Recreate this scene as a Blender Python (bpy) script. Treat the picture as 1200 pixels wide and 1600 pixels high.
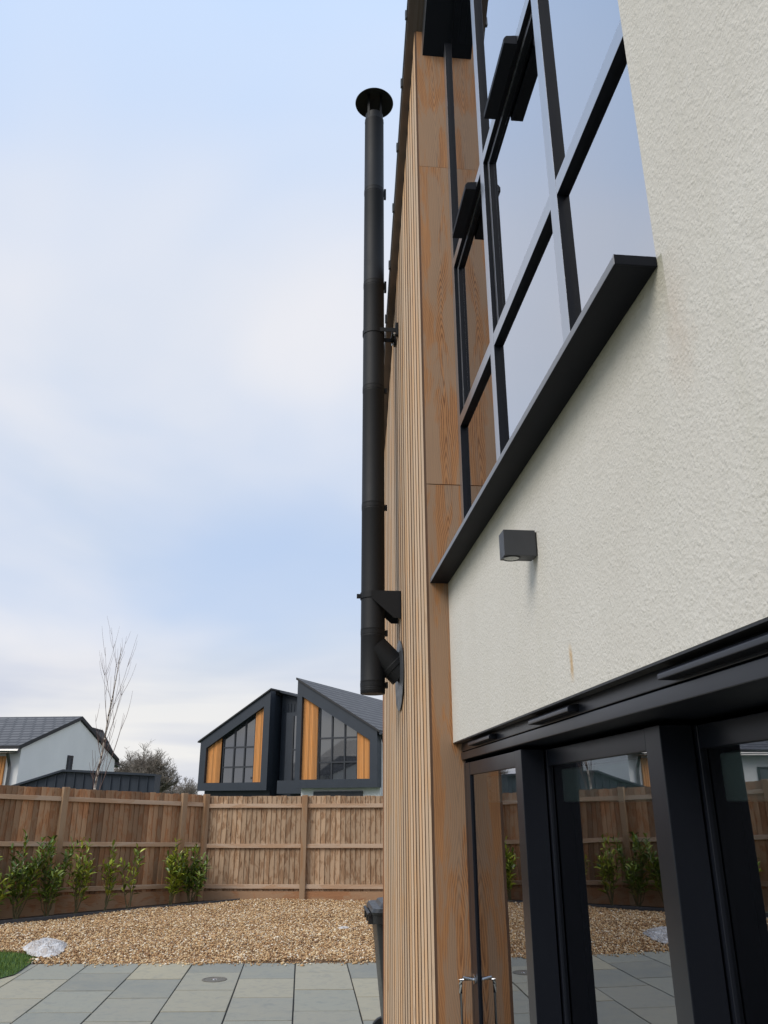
import bpy, math, random
import numpy as np, bmesh
from mathutils import Vector, Matrix
for o in list(bpy.data.objects): bpy.data.objects.remove(o)
S = bpy.context.scene
R = math.radians
rng = random.Random(7)

# ------------------------------------------------------------------ camera
cam_d = bpy.data.cameras.new("camera"); cam = bpy.data.objects.new("camera", cam_d)
S.collection.objects.link(cam); S.camera = cam
yaw, pit, rol = R(5.556), R(20.351), R(-0.139)
fh = Vector((math.sin(yaw), math.cos(yaw), 0)); rr = Vector((math.cos(yaw), -math.sin(yaw), 0)); uz = Vector((0, 0, 1))
f = fh*math.cos(pit) + uz*math.sin(pit); u = -fh*math.sin(pit) + uz*math.cos(pit)
Rv = rr*math.cos(rol) + u*math.sin(rol); Uv = u*math.cos(rol) - rr*math.sin(rol)
m = Matrix((Rv, Uv, -f)).transposed().to_4x4(); m.translation = (0, 0, 1.8)
cam.matrix_world = m
cam_d.sensor_fit = 'VERTICAL'; cam_d.sensor_height = 36; cam_d.lens = 1224/1600*36
cam_d.clip_start = .05; cam_d.clip_end = 2000

# ------------------------------------------------------------------ world and sun
SUN_EL, SUN_AZ = R(42), R(-125)      # azimuth measured from +Y towards +X
w = bpy.data.worlds.new("World"); S.world = w; w.use_nodes = True
nt = w.node_tree; nt.nodes.clear()
def N(nt, t, **k):
    n = nt.nodes.new(t)
    for a, b in k.items():
        if a in n.bl_rna.properties: setattr(n, a, b)
    return n
def L(nt, a, b): nt.links.new(a, b)
def math_(nt, op, a, b=None, c=None, clamp=False):
    n = nt.nodes.new('ShaderNodeMath'); n.operation = op; n.use_clamp = clamp
    for i, v in enumerate((a, b, c)):
        if v is None: continue
        if isinstance(v, (int, float)): n.inputs[i].default_value = v
        else: nt.links.new(v, n.inputs[i])
    return n.outputs[0]
def ramp(nt, fac, stops, interp='LINEAR'):
    n = nt.nodes.new('ShaderNodeValToRGB'); n.color_ramp.interpolation = interp
    e = n.color_ramp.elements
    while len(e) > 1: e.remove(e[-1])
    e[0].position = stops[0][0]; e[0].color = (*stops[0][1], 1)
    for p, c in stops[1:]:
        q = e.new(p); q.color = (*c, 1)
    nt.links.new(fac, n.inputs[0]); return n.outputs[0]
def g(v): return (v, v, v)
def mixc(nt, fac, a, b, mode='MIX'):
    n = nt.nodes.new('ShaderNodeMix'); n.data_type = 'RGBA'; n.blend_type = mode
    for s, v in ((n.inputs[0], fac), (n.inputs[6], a), (n.inputs[7], b)):
        if isinstance(v, (int, float)): s.default_value = v
        elif isinstance(v, tuple): s.default_value = (*v, 1)
        else: nt.links.new(v, s)
    return n.outputs[2]
def noise(nt, vec, scale, detail=3, rough=.5, dist=0., out=0):
    n = nt.nodes.new('ShaderNodeTexNoise'); n.inputs['Scale'].default_value = scale
    n.inputs['Detail'].default_value = detail; n.inputs['Roughness'].default_value = rough
    n.inputs['Distortion'].default_value = dist
    if vec is not None: nt.links.new(vec, n.inputs['Vector'])
    return n.outputs[out]
def comb(nt, x, y, z):
    n = nt.nodes.new('ShaderNodeCombineXYZ')
    for i, v in enumerate((x, y, z)):
        if isinstance(v, (int, float)): n.inputs[i].default_value = v
        else: nt.links.new(v, n.inputs[i])
    return n.outputs[0]
def sep(nt, v):
    n = nt.nodes.new('ShaderNodeSeparateXYZ'); nt.links.new(v, n.inputs[0]); return n.outputs

sky = N(nt, 'ShaderNodeTexSky'); sky.sky_type = 'NISHITA'; sky.sun_disc = False
sky.sun_elevation = SUN_EL; sky.sun_rotation = SUN_AZ; sky.air_density = 1.2; sky.dust_density = 1.5; sky.ozone_density = 1.5
tc = N(nt, 'ShaderNodeTexCoord')
x, y, z = sep(nt, tc.outputs['Generated'])
zz = math_(nt, 'ADD', math_(nt, 'MAXIMUM', z, 0.), .42)
pv = comb(nt, math_(nt, 'DIVIDE', x, zz), math_(nt, 'DIVIDE', y, zz), 0.3)
c1 = noise(nt, pv, 1.15, 4, .5, .3)
c2 = noise(nt, pv, 2.1, 3, .45, .2)
zb = math_(nt, 'ADD', z, math_(nt, 'MULTIPLY', math_(nt, 'SUBTRACT', c1, .5), .35))
bias = ramp(nt, zb, [(.0, g(.62)), (.14, g(.72)), (.22, g(.46)), (.32, g(.40)), (.42, g(.60)), (.56, g(.66)), (.68, g(.44)), (.84, g(.24))])
mask = math_(nt, 'ADD', math_(nt, 'MULTIPLY', bias, .62), math_(nt, 'MULTIPLY', c2, .42))
mask = ramp(nt, mask, [(.345, g(.04)), (.68, g(.93))], 'EASE')
tone = ramp(nt, noise(nt, pv, 1.7, 4, .55, .5), [(.3, (5.0, 5.7, 6.8)), (.5, (6.0, 6.35, 7.1)), (.7, (6.95, 6.95, 7.25))])
blue = mixc(nt, .85, sky.outputs[0], (4.5, 5.6, 7.6))
blue = mixc(nt, ramp(nt, z, [(.35, g(0.)), (.8, g(.75))]), blue, (4.6, 6.3, 9.0))
col = mixc(nt, mask, blue, tone)
hor = ramp(nt, z, [(0., g(.85)), (.09, g(.7)), (.2, g(0.))], 'EASE')
band = ramp(nt, noise(nt, comb(nt, x, y, math_(nt, 'MULTIPLY', z, 7.)), 2.0, 4, .5, .2), [(.38, (4.6, 4.9, 5.8)), (.5, (6.2, 6.2, 6.4)), (.6, (7.6, 7.35, 6.9))])
col = mixc(nt, hor, col, band)
bg = N(nt, 'ShaderNodeBackground'); bg.inputs[1].default_value = .1
L(nt, col, bg.inputs[0]); wo = N(nt, 'ShaderNodeOutputWorld'); L(nt, bg.outputs[0], wo.inputs[0])

sd = bpy.data.lights.new("sun", 'SUN'); sd.energy = 1.9; sd.angle = R(32); sd.color = (1, .93, .83)
sun = bpy.data.objects.new("sun", sd); S.collection.objects.link(sun)
dv = Vector((math.sin(SUN_AZ)*math.cos(SUN_EL), math.cos(SUN_AZ)*math.cos(SUN_EL), math.sin(SUN_EL)))
sun.rotation_euler = dv.to_track_quat('Z', 'Y').to_euler()
S.view_settings.view_transform = 'Standard'; S.view_settings.look = 'None'
S.view_settings.exposure = 0.3; S.view_settings.gamma = 1
S.render.engine = 'CYCLES'
S.cycles.max_bounces = 10; S.cycles.transparent_max_bounces = 16; S.cycles.glossy_bounces = 6

# ------------------------------------------------------------------ materials
MATS = {}
def newmat(name):
    m = bpy.data.materials.new(name); m.use_nodes = True
    nt = m.node_tree; nt.nodes.clear()
    b = nt.nodes.new('ShaderNodeBsdfPrincipled'); o = nt.nodes.new('ShaderNodeOutputMaterial')
    nt.links.new(b.outputs[0], o.inputs[0]); MATS[name] = m
    return m, nt, b
def bump(nt, b, h, strength, dist):
    n = nt.nodes.new('ShaderNodeBump'); n.inputs['Strength'].default_value = strength; n.inputs['Distance'].default_value = dist
    nt.links.new(h, n.inputs['Height']); nt.links.new(n.outputs[0], b.inputs['Normal'])
def simple(name, c, rough=.6, var=.15, scale=6., metal=0., bs=0., bscale=60.):
    m, nt, b = newmat(name)
    t = nt.nodes.new('ShaderNodeTexCoord').outputs['Object']
    n = noise(nt, t, scale, 5, .6)
    lo = tuple(v*(1-var) for v in c); hi = tuple(min(1, v*(1+var)) for v in c)
    nt.links.new(ramp(nt, n, [(.3, lo), (.7, hi)]), b.inputs['Base Color'])
    rv = .02 if var < .05 else .07
    nt.links.new(ramp(nt, noise(nt, t, scale*(1 if var < .05 else 3), 3), [(.3, g(max(.02, rough-rv))), (.7, g(min(1, rough+rv)))]), b.inputs['Roughness'])
    b.inputs['Metallic'].default_value = metal
    if bs: bump(nt, b, noise(nt, t, bscale, 3), bs, .002)
    return m

def wood(name, light, dark, grey, ring=.008, grain=.5, weather=.5, rough=.75, knots=True, spread=.25, wsc=(6., 1.1), K=4., VS=2.4, FINE=.28):
    m, nt, b = newmat(name)
    uvn = nt.nodes.new('ShaderNodeTexCoord').outputs['UV']
    isl = nt.nodes.new('ShaderNodeNewGeometry').outputs['Random Per Island']
    U, V, _ = sep(nt, uvn)
    off = math_(nt, 'MULTIPLY', isl, 37.)
    nv = noise(nt, comb(nt, 0., math_(nt, 'MULTIPLY', V, .8), off), 1., 2)
    wob = noise(nt, comb(nt, math_(nt, 'MULTIPLY', U, 14.), math_(nt, 'MULTIPLY', V, 5.), off), 1., 4, .6)
    ux = math_(nt, 'ADD', U, math_(nt, 'MULTIPLY', math_(nt, 'SUBTRACT', wob, .5), .022))
    ux = math_(nt, 'ADD', ux, math_(nt, 'MULTIPLY', math_(nt, 'SUBTRACT', noise(nt, comb(nt, 3., math_(nt, 'MULTIPLY', V, 1.1), off), 1., 2), .5), .05))
    au = math_(nt, 'SQRT', math_(nt, 'ADD', math_(nt, 'MULTIPLY', ux, ux), .00003))
    r_ = math_(nt, 'ADD', math_(nt, 'MULTIPLY', au, K), math_(nt, 'MULTIPLY', noise(nt, comb(nt, 0., math_(nt, 'MULTIPLY', V, .5), off), 1., 1), VS))
    s = math_(nt, 'SINE', math_(nt, 'MULTIPLY', r_, 6.283/ring))
    s = math_(nt, 'MULTIPLY_ADD', s, .5, .5)
    s = math_(nt, 'MULTIPLY', math_(nt, 'POWER', s, 2.), ramp(nt, au, [(.02, g(1.)), (.075, g(.4))]))
    fine = noise(nt, comb(nt, math_(nt, 'MULTIPLY', U, 160.), math_(nt, 'MULTIPLY', V, 4.), off), 1., 3)
    patch = noise(nt, comb(nt, math_(nt, 'MULTIPLY', U, 9.), math_(nt, 'MULTIPLY', V, 1.3), off), 1., 4, .6)
    amt = math_(nt, 'MULTIPLY', s, math_(nt, 'MULTIPLY', ramp(nt, patch, [(.3, g(.35)), (.65, g(1.))]), grain))
    base = mixc(nt, amt, light, dark)
    base = mixc(nt, math_(nt, 'MULTIPLY', ramp(nt, fine, [(.35, g(0.)), (.7, g(1.))]), FINE), base, dark)
    wm = noise(nt, comb(nt, math_(nt, 'MULTIPLY', U, wsc[0]), math_(nt, 'MULTIPLY', V, wsc[1]), math_(nt, 'ADD', off, 5.)), 1., 6, .62, .6)
    wm = math_(nt, 'MULTIPLY', ramp(nt, wm, [(.44, g(0.)), (.53, g(1.))]), weather)
    base = mixc(nt, wm, base, grey)
    if knots:
        vo = nt.nodes.new('ShaderNodeTexVoronoi'); vo.inputs['Scale'].default_value = 1.
        nt.links.new(comb(nt, math_(nt, 'MULTIPLY', U, 7.), math_(nt, 'MULTIPLY', V, 1.9), off), vo.inputs['Vector'])
        kn = ramp(nt, vo.outputs['Distance'], [(.0, g(.85)), (.05, g(.6)), (.085, g(0.))])
        base = mixc(nt, kn, base, tuple(v*.35 for v in dark))
    br = math_(nt, 'ADD', math_(nt, 'MULTIPLY', isl, 2*spread), 1-spread)
    hs = nt.nodes.new('ShaderNodeHueSaturation'); nt.links.new(base, hs.inputs['Color']); nt.links.new(br, hs.inputs['Value'])
    hs.inputs['Saturation'].default_value = 1.
    nt.links.new(hs.outputs[0], b.inputs['Base Color']); b.inputs['Roughness'].default_value = rough
    bump(nt, b, math_(nt, 'ADD', math_(nt, 'MULTIPLY', s, -.5), fine), .35, .0012)
    return m

M_board = wood('cedar_board', (.40, .19, .074), (.09, .03, .011), (.28, .195, .13), ring=.055, K=5., VS=4.2, grain=.95, weather=.7, spread=.05, wsc=(13., 1.7))
M_batten = wood('cedar_batten', (.60, .372, .198), (.34, .165, .07), (.53, .43, .32), ring=.12, K=8., grain=.2, FINE=.1, weather=.5, knots=True, spread=.15, wsc=(1.5, .9))
M_batshade = wood('cedar_groove_shade', (.11, .052, .025), (.05, .022, .012), (.08, .055, .038), ring=.12, K=8., grain=.3, weather=.3, knots=False)  # cedar darkened to paint groove shade on batten sides and gap backing
M_trim = wood('cedar_trim', (.30, .13, .055), (.14, .05, .02), (.24, .18, .13), ring=.1, K=8., grain=.4, weather=.25, knots=False, spread=.1)
M_fence = wood('fence_board', (.36, .175, .08), (.14, .055, .022), (.34, .22, .13), ring=.10, K=4., grain=.7, weather=.7, spread=.42, wsc=(5., 2.6))
M_fence_b = wood('fence_board_pale', (.35, .21, .115), (.13, .065, .03), (.44, .31, .20), ring=.11, K=3., grain=.9, weather=.8, spread=.2, wsc=(11., 4.2))
M_post = wood('fence_post', (.36, .205, .105), (.18, .085, .035), (.36, .27, .18), ring=.10, K=4., grain=.5, weather=.5, spread=.15)
M_rail = wood('fence_rail', (.52, .34, .215), (.30, .165, .085), (.56, .43, .32), ring=.12, K=6., grain=.4, weather=.6, spread=.12)
M_fascia = wood('verge_board', (.105, .075, .058), (.055, .036, .026), (.14, .11, .09), ring=.1, K=6., grain=.3, weather=.6, knots=False, spread=.05)
M_orange = wood('oiled_larch', (.62, .27, .075), (.34, .115, .03), (.50, .25, .10), ring=.15, K=8., grain=.35, weather=.3, knots=False, spread=.28)

M_dark = simple('anthracite_metal', (.010, .012, .016), .22, .03, 5.); M_dark.node_tree.nodes['Principled BSDF'].inputs['IOR'].default_value = 3.2; M_sillsheen = simple('sill_front_sky_sheen', (.22, .22, .23), .4, .03, 5., metal=.6); M_frontsheen = simple('frame_front_sky_sheen', (.43, .45, .49), .3, .03, 5., metal=.85); M_shade = simple('reveal_shade', (.006, .0075, .012), .55, .03, 4.); M_shade.node_tree.nodes['Principled BSDF'].inputs['Specular IOR Level'].default_value = .15; M_door = simple('door_metal', (.010, .012, .018), .3, .03, 5.); M_door.node_tree.nodes['Principled BSDF'].inputs['IOR'].default_value = 1.5  # frame and sill fronts coloured bright as sky sheen; reveal black is painted shade
M_dark2 = simple('anthracite_matt', (.014, .016, .019), .34, .03, 4.); M_dark2.node_tree.nodes['Principled BSDF'].inputs['IOR'].default_value = 2.4
M_flue = simple('flue_black', (.006, .0066, .008), .6, .04, 9.); M_flue.node_tree.nodes['Principled BSDF'].inputs['Specular IOR Level'].default_value = .32
M_black = simple('black_plastic', (.012, .012, .013), .45, .2, 9.)
M_grey_seal = simple('rosette_grey', (.055, .06, .066), .45, .15, 9.)
M_chrome = simple('brushed_steel', (.62, .62, .62), .18, .05, 9., metal=1.)
M_light = simple('lamp_housing', (.035, .037, .042), .5, .1, 9.)
M_lens = simple('lamp_lens', (.38, .39, .37), .25, .15, 40.)
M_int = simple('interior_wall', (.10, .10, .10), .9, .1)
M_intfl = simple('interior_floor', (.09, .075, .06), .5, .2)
M_blind = simple('blind_fabric', (.72, .80, .77), .8, .06)
M_zinc = simple('dark_cladding', (.028, .037, .052), .5, .15, 2.)
M_hdark = simple('neighbour_frame', (.024, .032, .045), .5, .1, 2.)
M_wrend = simple('white_render', (.84, .83, .81), .9, .05, .8, bs=.2)
M_wwin = simple('dark_window_frame', (.03, .033, .04), .4, .1)
M_mulch = simple('bed_soil', (.045, .032, .022), .95, .4, 30., bs=1., bscale=40.)
M_sleeper = simple('edging_board', (.055, .055, .058), .8, .25, 12.)
M_bark = simple('bare_bark', (.20, .17, .14), .9, .3, 8.)
M_twig = simple('red_twig', (.14, .085, .07), .8, .2, 8.)
M_stem = simple('shrub_stem', (.14, .12, .055), .8, .2, 20.)
M_terr = simple('rough_grass', (.05, .08, .025), .95, .35, 1.)
M_mortar = simple('joint_mortar', (.03, .03, .028), .95, .2, 30.)
M_drain = simple('drain_iron', (.13, .115, .09), .6, .35, 50.)

def mat_birch():
    m, nt, b = newmat('birch_bark')
    t = nt.nodes.new('ShaderNodeTexCoord').outputs['Object']; x, y, z = sep(nt, t)
    n = noise(nt, comb(nt, math_(nt, 'MULTIPLY', x, 4.), math_(nt, 'MULTIPLY', y, 4.), math_(nt, 'MULTIPLY', z, 14.)), 1., 4)
    nt.links.new(ramp(nt, n, [(.42, (.07, .05, .04)), (.5, (.42, .36, .30)), (.7, (.55, .5, .45))]), b.inputs['Base Color'])
    b.inputs['Roughness'].default_value = .8; return m
M_birch = mat_birch()

def mat_render():
    m, nt, b = newmat('cream_render')
    t = nt.nodes.new('ShaderNodeTexCoord').outputs['Object']; X, Y, Z = sep(nt, t)
    big = noise(nt, t, 1.3, 5, .6); mid = noise(nt, t, 14., 4, .6)
    base = mixc(nt, ramp(nt, big, [(.3, g(0.)), (.7, g(1.))]), (.58, .55, .49), (.635, .61, .555))
    base = mixc(nt, math_(nt, 'MULTIPLY', ramp(nt, mid, [(.55, g(0.)), (.8, g(1.))]), .25), base, (.47, .45, .39))
    # faint vertical run marks
    run = noise(nt, comb(nt, 0., math_(nt, 'MULTIPLY', Y, 9.), math_(nt, 'MULTIPLY', Z, .7)), 1., 4, .6)
    base = mixc(nt, math_(nt, 'MULTIPLY', ramp(nt, run, [(.5, g(0.)), (.75, g(1.))]), .13), base, (.44, .43, .33))
    # algae that grows in a ragged strip along the drip line of the sill
    zs = math_(nt, 'ADD', math_(nt, 'SUBTRACT', 2.93, Z), math_(nt, 'MULTIPLY', math_(nt, 'SUBTRACT', mid, .5), .10))
    al = ramp(nt, zs, [(0., g(1.)), (.05, g(.65)), (.20, g(0.))])
    iny = math_(nt, 'MULTIPLY', math_(nt, 'MULTIPLY', math_(nt, 'GREATER_THAN', Y, -2.64), math_(nt, 'LESS_THAN', Z, 2.94)), al)
    base = mixc(nt, math_(nt, 'MULTIPLY', iny, .6), base, (.22, .22, .13))
    # rust run at y 2.19 (object origin is at y 4)
    dy = math_(nt, 'ABSOLUTE', math_(nt, 'ADD', math_(nt, 'ADD', Y, 1.81), math_(nt, 'MULTIPLY', math_(nt, 'SUBTRACT', mid, .5), .03)))
    dz = math_(nt, 'ABSOLUTE', math_(nt, 'SUBTRACT', Z, 2.175))
    st = math_(nt, 'MULTIPLY', ramp(nt, dy, [(0., g(1.)), (.007, g(.8)), (.017, g(0.))]), ramp(nt, dz, [(.02, g(1.)), (.06, g(0.))]))
    base = mixc(nt, math_(nt, 'MULTIPLY', st, .75), base, (.50, .30, .10))
    dy2 = math_(nt, 'ABSOLUTE', math_(nt, 'ADD', math_(nt, 'ADD', Y, 2.66), math_(nt, 'MULTIPLY', math_(nt, 'SUBTRACT', mid, .5), .12)))
    dz2 = math_(nt, 'ABSOLUTE', math_(nt, 'SUBTRACT', Z, 2.74))
    st2 = math_(nt, 'MULTIPLY', ramp(nt, dy2, [(0., g(1.)), (.03, g(.6)), (.07, g(0.))]), ramp(nt, dz2, [(.05, g(1.)), (.20, g(0.))]))
    base = mixc(nt, math_(nt, 'MULTIPLY', st2, .2), base, (.42, .27, .16))
    nt.links.new(base, b.inputs['Base Color']); b.inputs['Roughness'].default_value = .95
    wrm = noise(nt, t, 92., 5, .66, .0); fin = noise(nt, t, 260., 3, .6)
    pit = noise(nt, t, 40., 2, .5, .8)
    vo = nt.nodes.new('ShaderNodeTexVoronoi'); vo.feature = 'SMOOTH_F1'; vo.inputs['Scale'].default_value = 105.; vo.inputs['Smoothness'].default_value = .35
    wv = nt.nodes.new('ShaderNodeVectorMath'); wv.operation = 'MULTIPLY_ADD'
    nt.links.new(noise(nt, t, 60., 2, .5, 0., out=1), wv.inputs[0]); wv.inputs[1].default_value = (.012, .012, .012); nt.links.new(t, wv.inputs[2])
    nt.links.new(wv.outputs[0], vo.inputs['Vector'])
    keep = ramp(nt, noise(nt, t, 38., 3, .6), [(.38, g(.25)), (.62, g(1.))])
    peb = math_(nt, 'MULTIPLY', math_(nt, 'SUBTRACT', 1., vo.outputs['Distance']), keep)
    h = math_(nt, 'ADD', math_(nt, 'ADD', math_(nt, 'MULTIPLY', peb, 1.1), math_(nt, 'MULTIPLY', wrm, 1.0)), math_(nt, 'MULTIPLY', fin, .35))
    bump(nt, b, h, .55, .0036)
    return m
M_render = mat_render()

def mat_glass(name, ior=1.75, tint=(.8, .85, .84), base=0.):
    m = bpy.data.materials.new(name); m.use_nodes = True; nt = m.node_tree; nt.nodes.clear()
    t = nt.nodes.new('ShaderNodeBsdfTransparent'); t.inputs[0].default_value = (*tint, 1)
    gl = nt.nodes.new('ShaderNodeBsdfGlossy'); gl.inputs['Roughness'].default_value = 0.0; gl.inputs[0].default_value = (.93, .95, 1, 1)
    bp = nt.nodes.new('ShaderNodeBump'); bp.inputs['Strength'].default_value = .05; bp.inputs['Distance'].default_value = .02
    nt.links.new(noise(nt, nt.nodes.new('ShaderNodeTexCoord').outputs['Object'], 1.6, 1, .4), bp.inputs['Height']); nt.links.new(bp.outputs[0], gl.inputs['Normal'])
    fr = nt.nodes.new('ShaderNodeFresnel'); fr.inputs[0].default_value = ior
    mx = nt.nodes.new('ShaderNodeMixShader'); o = nt.nodes.new('ShaderNodeOutputMaterial')
    nt.links.new(math_(nt, 'MULTIPLY_ADD', fr.outputs[0], 1-base, base), mx.inputs[0]); nt.links.new(t.outputs[0], mx.inputs[1]); nt.links.new(gl.outputs[0], mx.inputs[2])
    nt.links.new(mx.outputs[0], o.inputs[0]); return m
M_glass = mat_glass('window_glass', 2.2, base=.5)
M_glass_w = mat_glass('window_glass_inner', 2.2, base=.78); M_glass_i = mat_glass('door_glass_inner', 1.5)
M_glass_d = mat_glass('door_glass', 2.6, base=.2)

def mat_farglass():
    m, nt, b = newmat('far_glass')
    b.inputs['Base Color'].default_value = (.03, .033, .04, 1); b.inputs['Roughness'].default_value = .03
    b.inputs['IOR'].default_value = 2.4; return m
M_farglass = mat_farglass()

def mat_roof():
    m, nt, b = newmat('slate_tiles')
    U, V, _ = sep(nt, nt.nodes.new('ShaderNodeTexCoord').outputs['UV'])
    br = nt.nodes.new('ShaderNodeTexBrick'); nt.links.new(comb(nt, U, V, 0.), br.inputs['Vector'])
    br.inputs['Color1'].default_value = (.085, .082, .083, 1); br.inputs['Color2'].default_value = (.13, .125, .125, 1)
    br.inputs['Mortar'].default_value = (.018, .018, .02, 1); br.inputs['Scale'].default_value = 1.
    br.inputs['Mortar Size'].default_value = .03; br.inputs['Brick Width'].default_value = .33; br.inputs['Row Height'].default_value = .36
    frr = math_(nt, 'FRACT', math_(nt, 'DIVIDE', V, .36)); nt.links.new(mixc(nt, ramp(nt, frr, [(0., g(1.)), (.25, g(.95)), (.42, g(0.))]), br.outputs['Color'], (.02, .02, .022)), b.inputs['Base Color']); b.inputs['Roughness'].default_value = .55
    fr = math_(nt, 'FRACT', math_(nt, 'DIVIDE', V, .36)); bump(nt, b, math_(nt, 'SUBTRACT', 1., fr), .9, .03)
    return m
M_roof = mat_roof()

def mat_slab():
    m, nt, b = newmat('sandstone_slab')
    t = nt.nodes.new('ShaderNodeTexCoord').outputs['Object']; isl = nt.nodes.new('ShaderNodeNewGeometry').outputs['Random Per Island']
    base = ramp(nt, isl, [(0., (.215, .215, .185)), (.25, (.28, .275, .225)), (.45, (.235, .237, .205)), (.65, (.33, .305, .235)), (.85, (.375, .335, .235)), (1., (.26, .255, .215))])
    n1 = noise(nt, t, 2.2, 6, .62, .8)
    base = mixc(nt, math_(nt, 'MULTIPLY', ramp(nt, n1, [(.42, g(0.)), (.62, g(1.))]), .35), base, (.31, .285, .215))
    n2 = noise(nt, t, 9., 5, .6, 1.)
    base = mixc(nt, math_(nt, 'MULTIPLY', ramp(nt, n2, [(.5, g(0.)), (.7, g(1.))]), .35), base, (.15, .165, .165))
    nt.links.new(base, b.inputs['Base Color']); b.inputs['Roughness'].default_value = .75
    bump(nt, b, noise(nt, t, 14., 5, .65, 1.), .25, .01); return m
M_slab = mat_slab()

def mat_isl(name, stops, rough=.8, trans=0.):
    m, nt, b = newmat(name)
    isl = nt.nodes.new('ShaderNodeNewGeometry').outputs['Random Per Island']
    nt.links.new(ramp(nt, isl, stops), b.inputs['Base Color']); b.inputs['Roughness'].default_value = rough
    if trans: b.inputs['Subsurface Weight'].default_value = 0.
    return m
M_stone = mat_isl('golden_gravel', [(0., (.17, .085, .04)), (.25, (.38, .21, .095)), (.5, (.54, .335, .155)), (.72, (.64, .44, .225)), (.88, (.72, .57, .36)), (1., (.85, .76, .62))], .8)
M_gbase = simple('gravel_bed', (.26, .16, .09), .95, .4, 60.)
M_leaf = mat_isl('laurel_leaf', [(0., (.07, .12, .014)), (.35, (.18, .24, .022)), (.7, (.31, .365, .035)), (1., (.46, .48, .06))], .38)
M_leafd = mat_isl('laurel_leaf_dark', [(0., (.04, .08, .012)), (.5, (.11, .175, .02)), (1., (.25, .31, .04))], .38)
M_blade = mat_isl('lawn_blade', [(0., (.045, .09, .01)), (.5, (.09, .16, .018)), (1., (.17, .25, .035))], .6)
M_lawn = simple('lawn_turf', (.035, .085, .012), .95, .3, 30.)
def mat_sheet():
    m, nt, b = newmat('plastic_sheet')
    t = nt.nodes.new('ShaderNodeTexCoord').outputs['Object']
    n = noise(nt, t, 9., 5, .65, 1.5)
    nt.links.new(ramp(nt, n, [(.38, (.40, .34, .29)), (.6, (.68, .66, .64))]), b.inputs['Base Color'])
    b.inputs['Roughness'].default_value = .3; return m
M_sheet = mat_sheet()

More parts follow.
